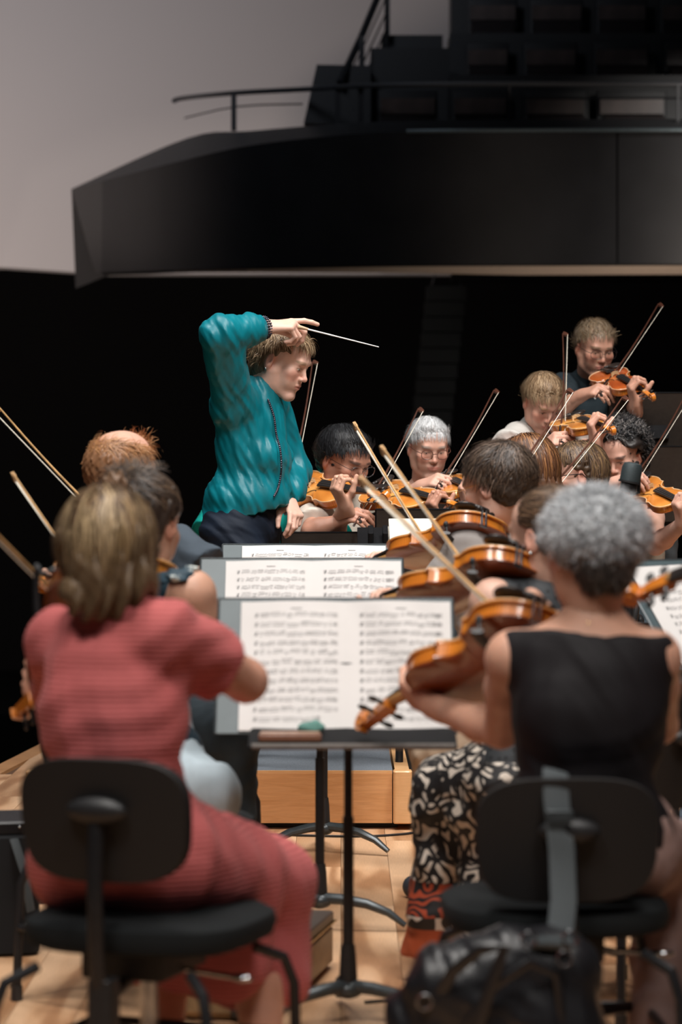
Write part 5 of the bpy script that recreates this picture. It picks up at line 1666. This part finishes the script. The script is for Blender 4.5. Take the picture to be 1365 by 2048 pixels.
# short brown-blond hair
hair_cap(p5, C, hf, 1.02, (.16, .105, .06), [((0, -.018, .044), (.083, .104, .086), .01), ((0, -.050, -.005), (.076, .062, .085), .03), ((0, -.066, -.055), (.045, .036, .04), .03)],
         cut=[((0, .060, .050), nz((0, 1, -.40)))], disp=folds(51, .0022, .022), h=.004)
def reg5(u): return (u[:, 2] > -.75) & ~((u[:, 1] > .30) & (u[:, 2] < .55)) & ~((u[:, 1] > -.2) & (u[:, 2] < .12)) & ~((u[:, 1] > .1) & (u[:, 2] < .35) & (np.abs(u[:, 0]) > .5))
def comb5(u):
    c0 = np.array([.0, -.5, .8]); t = u-c0*np.sum(u*c0, 1, keepdims=True)
    return t*.8+np.array([.15, .35, 0])*np.clip(u[:, 2:3], 0, 1)+np.array([0, -.1, -.35])*(u[:, 1:2] < 0)
hair_strands(p5, 'hair_strands', C, hf, 1.02, 5200, 7, .0085, (.084, .105, .087), SANDY, reg5, comb5, .14, .22, .12, .0030, 9, .004, cen=(0, -.018, .044), lenf=lambda u: .75+.15*(u[:, 1] > .5)+.2*(u[:, 2] < -.3))
m = MB(); m.ell(C+(hf[0]*.084-hf[1]*.010-hf[2]*.032)*1.02, (.004,)*3); m.build('earring', M['chrome'], p5)
bt = thing('baton', 'white conducting baton held in the raised hand', 'baton', bt0)
m = MB(); m.tube([bt0, bt0+(bt1-bt0)*.12], [.0075, .0045], 10); m.build('handle', M['cork'], bt)
m = MB(); m.tube([bt0+(bt1-bt0)*.10, bt1], [.0030, .0016], 8); m.build('shaft', M['white_stick'], bt)

# ---------------- 6: woman in the lace top and printed skirt
C = P(1100, 1078, 6.35); nb = P(1092, 1195, 6.36); pel = P(1075, 1545, 6.38)
ch, scr = P(1062, 1112, 6.30), P(688, 1232, 6.74); n = dirv(.05, .45, .85)
v_root, bs, _ = violin('viola held by the woman in the black lace top, its back glossy', ch, scr, n, 1.1, name='viola')
frog, tip = P(1010, 1245, 6.42), P(764, 902, 6.98)
bow('middle of the three long blurred bows right of the conductor', frog, tip, dirv(.1, -.9, .4))
wl, hl = neck_hand(ch, bs, 1.1); wr, hr = frog_hand(frog, tip, dirv(.3, .3, .9))
kL, kR = P(893, 1590, 6.52), P(912, 1578, 6.80)
p6, hf, J, arms = person('woman in a black lace top and black-and-white print skirt beside the middle stand', C, (-.72, .72, -.12), pel, nb,
    P(985, 1206, 6.26), P(1165, 1210, 6.52), A(.8, .6, 0), skin=(.62, .375, .285), w=.9, wrL=wl, wrR=wr, elL=P(932, 1318, 6.52), handL=hl, handR=hr,
    top=dict(mat=M['lace'], name='lace_top', sleeve=0, off=.013, hem=.02, seed=34, trap=True, shf=.92, fold=.004),
    legs=dict(mat=M['skirt'], name='skirt', skirt=True, shoes=True, knees=(kL, kR), ankles=(P(985, 1870, 6.5), P(985, 1860, 6.7)), drop=.42, flare=A(-.02, 0, 0), hemz=.108, hx=-.25, fold=.008, wl=.13, seed=35, back=.35,
              bare=[(kL+A(.06, 0, -.12), P(990, 1870, 6.5), (-.8, -.2, 0)), (kR+A(.06, 0, -.12), P(995, 1865, 6.72), (-.8, .3, 0))], shoemat=plain('red_sandal', (.30, .06, .04), .5)), nr=.047)
hair_cap(p6, C, hf, 1, (.075, .045, .03), [((0, -.016, .040), (.080, .102, .084), .01), ((0, -.045, .0), (.074, .062, .078), .03), ((0, -.12, .02), (.035, .03, .035), .02)], cut=[((0, 0, -.075), (0, 0, -1))], disp=folds(61, .004, .02))
hair_strands(p6, 'hair_strands', C, hf, 1.0, 2600, 8, .013, (.081, .103, .085), BROWN+[(.20, .12, .07)], reg3, lambda u: np.array([0, -1.1, .1])-u, .03, .05, .06, .003, 17, .003, cen=(0, -.016, .040))
m = MB(); m.ell(C-hf[0]*.085-hf[1]*.010-hf[2]*.034, (.004, .004, .005)); m.build('earring', M['chrome'], p6)
chair_for('orchestra chair under the woman in the printed skirt', pel+A(.20, -.16, 0), J['fr'][1], sh=.40)

# ---------------- 7: brown-haired man in glasses, taupe T-shirt
C = P(998, 975, 7.8); nb = P(1003, 1062, 7.85); pel = P(1010, 1425, 7.85)
ch, scr = P(988, 1036, 7.68), P(690, 1152, 8.12); n = dirv(.05, .42, .88)
v_root, bs, _ = violin('viola held by the man in glasses and taupe T-shirt, farthest of the violas', ch, scr, n, 1.1, name='viola')
frog, tip = P(900, 1165, 7.95), P(709, 853, 8.5)
bow('leftmost of the three long blurred bows right of the conductor', frog, tip, dirv(.1, -.9, .4))
wl, hl = neck_hand(ch, bs, 1.1); wr, hr = frog_hand(frog, tip, dirv(.3, .3, .9))
kL, kR = P(868, 1500, 7.70), P(890, 1490, 8.1)
p7, hf, J, arms = person('brown-haired man with yellow-framed glasses in a taupe T-shirt, seen from behind', C, (-.74, .62, -.28), pel, nb,
    P(938, 1100, 7.70), P(1075, 1096, 8.0), A(.75, .6, 0), skin=(.66, .40, .31), hs=1.04, w=1.0, wrL=wl, wrR=wr, handL=hl, handR=hr, fem=0, poleL=A(-.2, -.3, -1), poleR=A(.5, -.3, -1),
    top=dict(mat=M['taupe_shirt'], sleeve=.7, off=.016, seed=37, puff=.008, name='t_shirt'),
    legs=dict(mat=M['beige'], knees=(kL, kR), ankles=(P(905, 1780, 7.9), P(935, 1750, 8.2)), fold=.0045, wl=.07, seed=38))
short_hair(p7, C, hf, 1.04, DKBROWN+[(.12, .08, .055), (.16, .11, .08)], 3200, .06, .35, .12, (.2, .25, 0), 71, vol=(.086, .106, .090))
glasses(p7, C, hf, 1.04, M['gold'])
chair_for('orchestra chair under the man in the taupe T-shirt', pel+A(.20, -.10, 0), J['fr'][1], sh=.45)

# ---------------- players facing us
def violinist(label, C, face, nb, pel, shR, shL, ch, scr, vn, frog, tip, bup, vlabel, blabel, z=0, elR=None, elL=None, skin=SK_MID, top=None, legm=None, hs=1.0, fem=1, dark=True, w_=.92, vtone='std',
              wrL=None, wrR=None, knees=None, ankles=None, chl=None, poleR=None, **kw):
    X_ = violin(vlabel, ch, scr, vn, np.linalg.norm(scr-ch)/.60, tone=vtone); bs = X_[1]; sc = X_[2]
    bow(blabel, frog, tip, bup, dark)
    wl, hl = neck_hand(ch, bs, sc, .44); wr, hr = frog_hand(frog, tip, bup)
    if wrL is not None: wl = wrL
    U = nz(nb-pel); R = perp(shR-shL, U); F = np.cross(U, R); Fh = nz(F*A(1, 1, 0))
    Rh = nz(R*A(1, 1, 0))
    if knees is None:
        knees = [pel+Fh*.40+Rh*sg*.13-A(0, 0, .04) for sg in (-1, 1)]
        ankles = [A(k[0], k[1], z+.09)-Fh*.02 for k in knees]
    r = person(label, C, face, pel, nb, shL, shR, None, skin=skin, hs=hs, w=w_, fem=fem, wrL=wl, wrR=wr, elL=elL, elR=elR, handL=hl, handR=hr, h=.009, hh=.0048,
               poleL=A(.3, -.2, -1), poleR=poleR if poleR is not None else A(-.8, -.1, -.6), top=top, legs=dict(mat=legm or M['grey_trouser'], knees=knees, ankles=ankles, gz=z, h=.012), **kw)
    chair_for(chl or 'orchestra chair', pel, Fh, z=z, sh=pel[2]-z-.115, simple=True)
    return r

# 8: player hidden behind the conductor, teal top
p8, hf, J, arms = violinist('violinist in a bright teal top, face hidden behind the conductor', P(528, 905, 11.0), (.5, -.8, -.3), P(535, 975, 11.05), P(520, 1275, 11.05),
    P(462, 1000, 11.0), P(612, 1000, 11.0), P(572, 968, 10.6), P(783, 993, 10.18), dirv(0, -.72, .68), P(588, 965, 10.48), P(635, 724, 11.02), dirv(-.9, -.4, 0),
    'violin pointing right beside the conductor, held by a hidden player in teal', 'upright bow just right of the conductor', skin=(.62, .35, .25), elR=P(418, 1075, 10.85), elL=P(664, 1078, 10.5), wrL=P(692, 1012, 10.22),
    top=dict(mat=M['teal_green'], sleeve=.98, off=.022, seed=44, puff=.012, hem=.12), w_=1.05, chl='orchestra chair hidden behind the conductor')
short_hair(p8, P(528, 905, 11.0), hf, 1.0, BROWN, 800, .04, seed=81)

# 9: black-haired man, cream shirt
C = P(688, 922, 10.6)
p9, hf, J, arms = violinist('black-haired man with glasses in a cream shirt playing violin beside the conductor', C, (.66, -.66, -.44), P(672, 992, 10.72), P(680, 1290, 10.75),
    P(640, 1020, 10.66), P(752, 1020, 10.80), P(740, 978, 10.44), P(940, 1016, 9.98), dirv(.1, -.70, .7), P(722, 1048, 10.22), P(847, 820, 10.76), dirv(-.9, -.4, .2),
    'violin of the black-haired man in glasses', 'thin bow held by the black-haired man, its tip beside the silver-haired woman', skin=(.48, .24, .165), hs=1.09, fem=0, elR=P(622, 1062, 10.32), brow=(.03, .02, .02),
    top=dict(mat=M['cream'], sleeve=.8, off=.018, seed=46, puff=.008, name='shirt'), w_=1.05, nr=.056, chl='orchestra chair under the black-haired man')
short_hair(p9, C, hf, 1.09, BLACKH, 3600, .05, .35, .1, (.3, .45, 0), 91, vol=(.088, .108, .092), w_=.0032)
glasses(p9, C, hf, 1.09, M['chrome'])

# 10: silver-haired woman
C = P(857, 897, 11.0)
p10, hf, J, arms = violinist('silver-haired woman with round glasses in a grey sleeveless top, playing the violin', C, (.22, -.9, -.30), P(850, 975, 11.1), P(850, 1262, 11.15),
    P(795, 993, 11.08), P(905, 993, 11.15), P(872, 957, 10.82), P(975, 992, 10.32), dirv(0, -.65, .72), P(884, 976, 10.58), P(998, 783, 11.12), dirv(-.9, -.4, .2),
    'violin of the silver-haired woman', 'bow with pale hair crossing in front of the silver-haired woman\'s violin', skin=(.64, .37, .28), elR=P(768, 1045, 10.88), brow=(.3, .25, .22),
    top=dict(mat=M['stripe'], sleeve=0, off=.012, seed=48, trap=False, shf=.72, name='sleeveless_top', neckcut=-.02), chl='orchestra chair under the silver-haired woman')
short_hair(p10, C, hf, 1.0, SILVER, 3400, .045, .3, .10, (.25, .55, 0), 101, vol=(.084, .105, .090), w_=.003)
glasses(p10, C, hf, 1.0, M['glass_brown'] if 'glass_brown' in M else plain('tortoise_frame', (.10, .04, .03), .3), rw=.0016, lw=.023)

# 11: fair man in pale T-shirt
C = P(1088, 806, 11.2)
p11, hf, J, arms = violinist('fair-haired man in a pale grey T-shirt looking down at his violin, in the raised row', C, (.22, -.78, -.60), P(1074, 862, 11.34), P(1085, 1135, 11.42),
    P(1040, 876, 11.25), P(1150, 880, 11.36), P(1128, 838, 11.02), P(1232, 862, 10.52), dirv(.05, -.75, .66), P(1129, 890, 10.80), P(1135, 667, 11.34), dirv(-.95, -.3, .1),
    'violin of the fair-haired man in the pale T-shirt', 'nearly vertical bow of the fair-haired man', z=.28, elR=P(1010, 905, 10.98), skin=(.64, .35, .26), fem=0, brow=(.35, .22, .12),
    top=dict(mat=M['pale_grey'], sleeve=.75, off=.018, seed=50, puff=.01, name='t_shirt'), w_=1.0, chl='orchestra chair under the fair-haired man')
short_hair(p11, C, hf, 1.0, [tuple(np.array(c)*1.15) for c in SANDY], 3000, .055, .3, .1, (.1, .6, 0), 111, vol=(.083, .106, .087), w_=.003)

# 12: bearded man in dark T-shirt
C = P(1190, 697, 11.7)
p12, hf, J, arms = violinist('bearded man with glasses in a dark slate T-shirt playing the violin, highest of the players', C, (.28, -.88, -.36), P(1180, 762, 11.85), P(1190, 1010, 11.9),
    P(1128, 778, 11.8), P(1245, 780, 11.9), P(1204, 742, 11.45), P(1312, 797, 11.0), dirv(0, -.74, .66), P(1204, 795, 11.22), P(1327, 611, 11.78), dirv(-.9, -.4, .2),
    'reddish violin of the bearded man', 'bow of the bearded man, its tip the highest of all', z=.5, elR=P(1112, 822, 11.42), skin=(.58, .31, .22), fem=0, brow=(.2, .13, .08),
    top=dict(mat=M['slate_tee'], sleeve=.62, off=.018, seed=52, puff=.01, name='t_shirt'), w_=1.05, chl='orchestra chair under the bearded man', vtone='red', nr=.055)
short_hair(p12, C, hf, 1.0, [(.28, .19, .11), (.20, .14, .09), (.35, .27, .19)], 3000, .045, .75, .12, (.1, .4, .4), 121, vol=(.080, .102, .088), w_=.0028)
glasses(p12, C, hf, 1.0, M['black_metal'])
hair_strands(p12, 'beard', C, hf, 1.0, 1300, 3, .004, (.058, .075, .07), [(.20, .15, .11), (.30, .26, .22), (.12, .09, .07)],
             lambda u: (u[:, 1] > .15) & (u[:, 2] < -.1) & ~((np.abs(u[:, 0]) < .28) & (u[:, 2] > -.45)), lambda u: np.stack([0*u[:, 0], .3+0*u[:, 0], -1+0*u[:, 0]], 1), .1, .4, .2, .0026, 33, .002, cen=(0, .020, -.040))

# 13: curly-haired woman
C = P(1243, 912, 10.9)
p13, hf, J, arms = violinist('woman with dark curly hair in a taupe tank top, playing the violin at the right', C, (-.42, -.80, -.42), P(1243, 985, 11.0), P(1275, 1270, 11.15),
    P(1190, 1000, 10.98), P(1303, 1000, 11.0), P(1262, 965, 10.72), P(1418, 1032, 10.30), dirv(-.05, -.70, .7), P(1272, 968, 10.55), P(1378, 798, 11.1), dirv(-.9, -.4, .2),
    'violin of the curly-haired woman, pointing out of the right edge', 'bow of the curly-haired woman, leaving the frame at the right', skin=(.66, .38, .29), elL=P(1312, 1092, 10.70), elR=P(1165, 1060, 10.7),
    top=dict(mat=M['tank'], sleeve=0, off=.012, seed=54, trap=False, shf=.72, name='tank_top', neckcut=-.02), legm=cloth('slate_blue_trouser', (.085, .115, .135)), brow=(.04, .03, .03),
    knees=[P(1345, 1300, 10.75), P(1230, 1300, 10.7)], ankles=[P(1342, 1500, 11.0), P(1232, 1500, 10.9)], chl='orchestra chair under the curly-haired woman')
hair_cap(p13, C, hf, 1.0, (.03, .024, .022), [((0, -.02, .045), (.105, .112, .094), .01), ((0, -.055, -.02), (.10, .075, .10), .03)], disp=folds(131, .006, .035), cut=[((0, .055, .060), nz((0, 1, -.3)))])
def reg13(u): return (u[:, 2] > -.7) & ~((u[:, 1] > .15) & (u[:, 2] < .62)) & ~((u[:, 1] > .0) & (u[:, 2] < .3) & (np.abs(u[:, 0]) < .75))
hair_strands(p13, 'hair_strands', C, hf, 1.0, 4200, 9, .011, (.104, .112, .094), BLACKH+[(.10, .09, .085), (.22, .20, .19)], reg13, lambda u: np.stack([u[:, 0]*.6, -.2+0*u[:, 0], -.2+0*u[:, 0]], 1), .05, .9, 1.0, .0032, 13, .004, cen=(0, -.02, .045), flat=0)

# 14 and 15: two players turned away to the left, mostly hidden
C = P(1150, 955, 9.8)
frog, tip = P(1092, 1004, 9.35), P(1258, 798, 9.95)
bow('bow rising in front of the brown-bobbed woman in glasses', frog, tip, dirv(-.9, -.2, .3), True)
p14, hf, J, arms = person('woman with a brown bob and glasses seen in profile, behind the grey-haired woman', C, (-.96, -.12, -.10), P(1165, 1290, 9.85), P(1158, 1035, 9.85), P(1135, 1062, 9.66), P(1185, 1062, 10.0), None,
    skin=(.65, .37, .28), w=.9, wrR=None, wrL=None, h=.010, top=dict(mat=M['grey_trouser'], sleeve=0, off=.016, seed=56),
    legs=dict(mat=M['grey_trouser'], knees=(P(1080, 1290, 9.7), P(1080, 1290, 10.0)), ankles=(P(1080, 1590, 9.7), P(1080, 1590, 10.0)), h=.012))
hair_cap(p14, C, hf, 1.0, (.10, .06, .035), [((0, -.018, .044), (.084, .106, .086), .01), ((0, -.055, -.015), (.080, .064, .088), .03)], cut=[((0, 0, -.10), (0, 0, -1)), ((0, .072, .055), nz((0, 1, -.30)))], disp=folds(141, .005, .025))
hair_strands(p14, 'hair_strands', C, hf, 1.0, 2600, 9, .012, (.085, .107, .087), BROWN+[(.20, .12, .06), (.16, .10, .05)], lambda u: reg_all(u) & ~((u[:, 1] > -.25) & (u[:, 2] < .45)), comb_down, .22, .1, .06, .0032, 14, .004, cen=(0, -.018, .044), lenf=lambda u: 1-.55*(u[:, 1] > -.25))
glasses(p14, C, hf, 1.0, M['black_metal'], rw=.0016)
chair_for('orchestra chair under the woman with the brown bob', P(1165, 1290, 9.85), A(-1, 0, 0), simple=True, sh=.46)
C = P(1050, 948, 9.3)
frog, tip = P(1018, 986, 8.85), P(1147, 783, 9.5)
bow('bow standing in front of the auburn-haired player', frog, tip, dirv(-.9, -.2, .3), True)
p15, hf, J, arms = person('player with long auburn hair, half hidden behind the brown-haired man', C, (-.8, .55, -.25), P(1070, 1330, 9.3), P(1058, 1035, 9.3), P(1010, 1060, 9.2), P(1110, 1062, 9.42), None,
    skin=(.65, .37, .28), w=.9, h=.010, top=dict(mat=M['maroon'], sleeve=0, off=.016, seed=57),
    legs=dict(mat=M['grey_trouser'], knees=(P(985, 1330, 9.3), P(985, 1330, 9.7)), ankles=(P(985, 1630, 9.3), P(985, 1630, 9.7)), h=.012))
hair_cap(p15, C, hf, 1.0, (.11, .05, .025), [((0, -.018, .044), (.084, .106, .088), .01), ((0, -.060, -.04), (.082, .060, .11), .03), ((0, -.075, -.15), (.07, .045, .09), .04)], disp=folds(151, .006, .03, (1, 1, 0)))
hair_strands(p15, 'hair_strands', C, hf, 1.0, 2600, 12, .021, (.085, .107, .089), AUBURN, reg_all, comb_down, .3, .1, .05, .0034, 15, .006, cen=(0, -.018, .044))
chair_for('orchestra chair under the auburn-haired player', P(1070, 1330, 9.3), A(-.8, .5, 0), simple=True, sh=.46)

# 16: violist beyond the right edge
scr = P(1236, 1196, 5.42); ch = scr+nz(A(.74, -.50, .25))*.70; n = dirv(-.3, -.6, .7)
v_root, bs, _ = violin('reddish viola scroll and neck coming in from the right edge', ch, scr, n, 1.18, name='viola')
wl, hl = neck_hand(ch, bs, 1.12, .42)
p16, hf, J, arms = person('player outside the right edge, of whom only the hand on the viola neck shows', P(1745, 1010, 4.80), (-.6, .8, -.2), P(1790, 1690, 4.7), P(1770, 1160, 4.76), P(1640, 1240, 4.72), P(1890, 1240, 4.85), A(.85, .4, 0),
    skin=(.66, .40, .32), w=.9, wrL=wl, handL=hl, wrR=P(1780, 1400, 5.2), h=.010, top=dict(mat=M['maroon'], sleeve=.6, off=.016, seed=58),
    legs=dict(mat=M['grey_trouser'], knees=(P(1660, 1700, 5.1), P(1900, 1700, 5.1)), ankles=(P(1660, 2150, 5.1), P(1900, 2150, 5.1)), h=.012))
short_hair(p16, P(1745, 1010, 4.80), hf, 1.0, BROWN, 900, .05, seed=161)
chair_for('orchestra chair outside the right edge', P(1790, 1690, 4.7), A(-.4, .9, 0), simple=True, sh=.44)

# 17: cello at the right edge and its player's leg
violin('cello of which only the left edge of the body shows at the right', P(1500, 1672, 8.6), P(1585, 1010, 8.95), dirv(-.25, -.9, .2), 2.0, name='cello', rest=False)
p17, hf, J, arms = person('cellist outside the right edge, only a grey trouser leg showing', P(1640, 930, 9.25), (-.5, -.8, -.2), P(1640, 1310, 9.35), P(1640, 1025, 9.3), P(1700, 1060, 9.3), P(1580, 1060, 9.3), A(-.85, .3, 0),
    skin=SK_MID, w=1.0, fem=0, h=.012, top=dict(mat=M['slate_tee'], sleeve=0, off=.016, seed=59),
    legs=dict(mat=M['polo'], knees=(P(1720, 1400, 8.9), P(1465, 1480, 9.0)), ankles=(P(1720, 1640, 8.9), P(1368, 1690, 8.85)), h=.012))
short_hair(p17, P(1640, 930, 9.25), hf, 1.0, BROWN, 700, .04, seed=171)
chair_for('orchestra chair of the cellist at the right', P(1640, 1310, 9.35), A(-.4, -.9, 0), simple=True, sh=.46)

# ------------------------------------------------------------------ bags, cases, cables
bag = thing('handbag', 'black leather handbag hanging behind the grey-haired woman\'s chair by a wide strap', 'bag', (.30, 4.78, .10))
S = Sdf()
for k in range(7):
    t = k/6; S.ell(P(880+t*250, 2010-25*math.sin(t*3.1), 4.78), (.055, .062, .085), None, .06)
S.cap(P(860, 1975, 4.74), P(1140, 1930, 4.80), .050, .060, .05); S.cap(P(870, 2060, 4.78), P(1130, 2070, 4.78), .08, .08, .05)
V, Q = S.mesh(.006, folds(70, .007, .13, (.8, .2, .7))); mesh_np('bag_body', V, Q, M['leather'], bag)
def strap(pts, wd, th, name, mat, par):
    m = MB(); m.tube(pts, wd/2, 8, flat=th/wd, up=(0, 1, 0)); return m.build(name, mat, par)
M['webbing'] = plain('grey_webbing', (.055, .065, .07), .7, nscale=700, bump=.4)
zz = 4.915
b1 = strap([P(1118, 1895, 4.80), P(1128, 1800, 4.84), P(1124, 1700, 4.87), P(1114, 1600, 4.885), P(1112, 1553, 4.90), P(1112, 1541, 4.93), P(1112, 1552, 4.965), P(1112, 1640, 4.98)], .047, .004, 'shoulder_strap', M['webbing'], bag)
m = MB(); m.box(P(1120, 1632, 4.868), (.050, .010, .020), None, .004); m.build('buckle', M['grey_metal'], b1)
b2 = strap([P(868, 2010, 4.70), P(905, 1945, 4.67), P(960, 1900, 4.66), P(1010, 1895, 4.66), P(985, 1960, 4.66), P(950, 2070, 4.68)], .022, .006, 'handle', M['leather'], bag)
b3 = strap([P(930, 2060, 4.69), P(985, 1975, 4.665), P(1060, 1925, 4.67), P(1115, 1950, 4.70), P(1130, 2060, 4.70)], .018, .006, 'handle', M['leather'], bag)
for px, py in ((1058, 1880), (1142, 1878), (1130, 1918), (850, 2005)):
    m = MB(); c = P(px, py, 4.69); m.tube([c+A(.013*math.cos(t), 0, .013*math.sin(t)) for t in np.linspace(0, 2*math.pi, 14)], .0028, 6, cap=False); m.build('ring', M['chrome'], bag)
m = MB(); m.tube([P(1062, 1885, 4.72), P(1145, 1888, 4.72)], .012, 8); m.build('strap_bar', M['grey_metal'], bag)

CX = -.20
vc = thing('instrument_case', 'brown instrument case lying on the floor under the nearest stand', 'case', (-.14, 6.55, 0))
Rz = rotz(1.39)
m = MB(); m.box((CX, 6.40, .060), (.74, .25, .112), Rz, .055); m.build('case_body', plain('olive_brown_case', (.20, .13, .065), .45, nscale=25, namp=.3), vc)
m = MB(); m.box((CX, 6.40, .124), (.73, .24, .026), Rz, .028); m.build('lid', plain('dark_brown_lid', (.055, .038, .030), .4), vc)
m = MB(); m.box((CX, 6.40, .112), (.742, .252, .003), Rz, .055); m.build('seam', M['gold'], vc)

bc = thing('equipment_case', 'black soft case with small studs standing on the floor at the left edge', 'case', (-.93, 6.9, 0))
Rz = rotz(.25)
m = MB(); m.box((-.98, 6.95, .155), (.38, .26, .31), Rz, .03); m.build('case_body', M['black_fabric'] if 'black_fabric' in M else cloth('black_nylon', (.014, .015, .017)), bc)
m = MB(); m.box((-.98, 6.95, .325), (.37, .25, .035), Rz, .025); lid = m.build('lid', M['leather'], bc)
for k in range(4):
    m = MB(); c = np.array([-.98, 6.95, .325])+Rz @ A(-.12+.085*k, -.128, .004); m.ell(c, (.0035, .003, .0035), None, 8, 6); m.build('stud', M['chrome'], lid)
m = MB(); m.tube([(-.83, 6.85, .30), (-.80, 6.82, .22), (-.785, 6.83, .12)], .014, 8, flat=.3); m.build('strap', M['webbing'], bc)

def cable(label, pts, r=.005):
    m = MB(); a = dense([(p[0], p[1], r) for p in pts], 6); m.tube([A(*p) for p in a], r, 6)
    o = m.build('floor_cable', M['black_plastic']); return tag(o, label, 'cable', None)
def fl(px, py): D = CAMH*FPX/(py-YH); return ((px-682.5)*D/FPX, D)
cable('thin black cable on the floor in front of the podium', [fl(470, 1668), fl(600, 1673), fl(720, 1675), fl(800, 1671), fl(850, 1664), fl(1000, 1640)], .004)
cable('black cable on the floor beside the nearest stand foot', [fl(730, 2008), fl(790, 2004), fl(860, 2008), fl(960, 2000)], .004)
cable('black cable curling on the floor at the right edge', [fl(1290, 1475), fl(1330, 1472), fl(1345, 1462), fl(1352, 1480), fl(1400, 1482), fl(1500, 1470)], .005)

for o in bpy.data.objects:
    if '_o' in o: del o['_o']
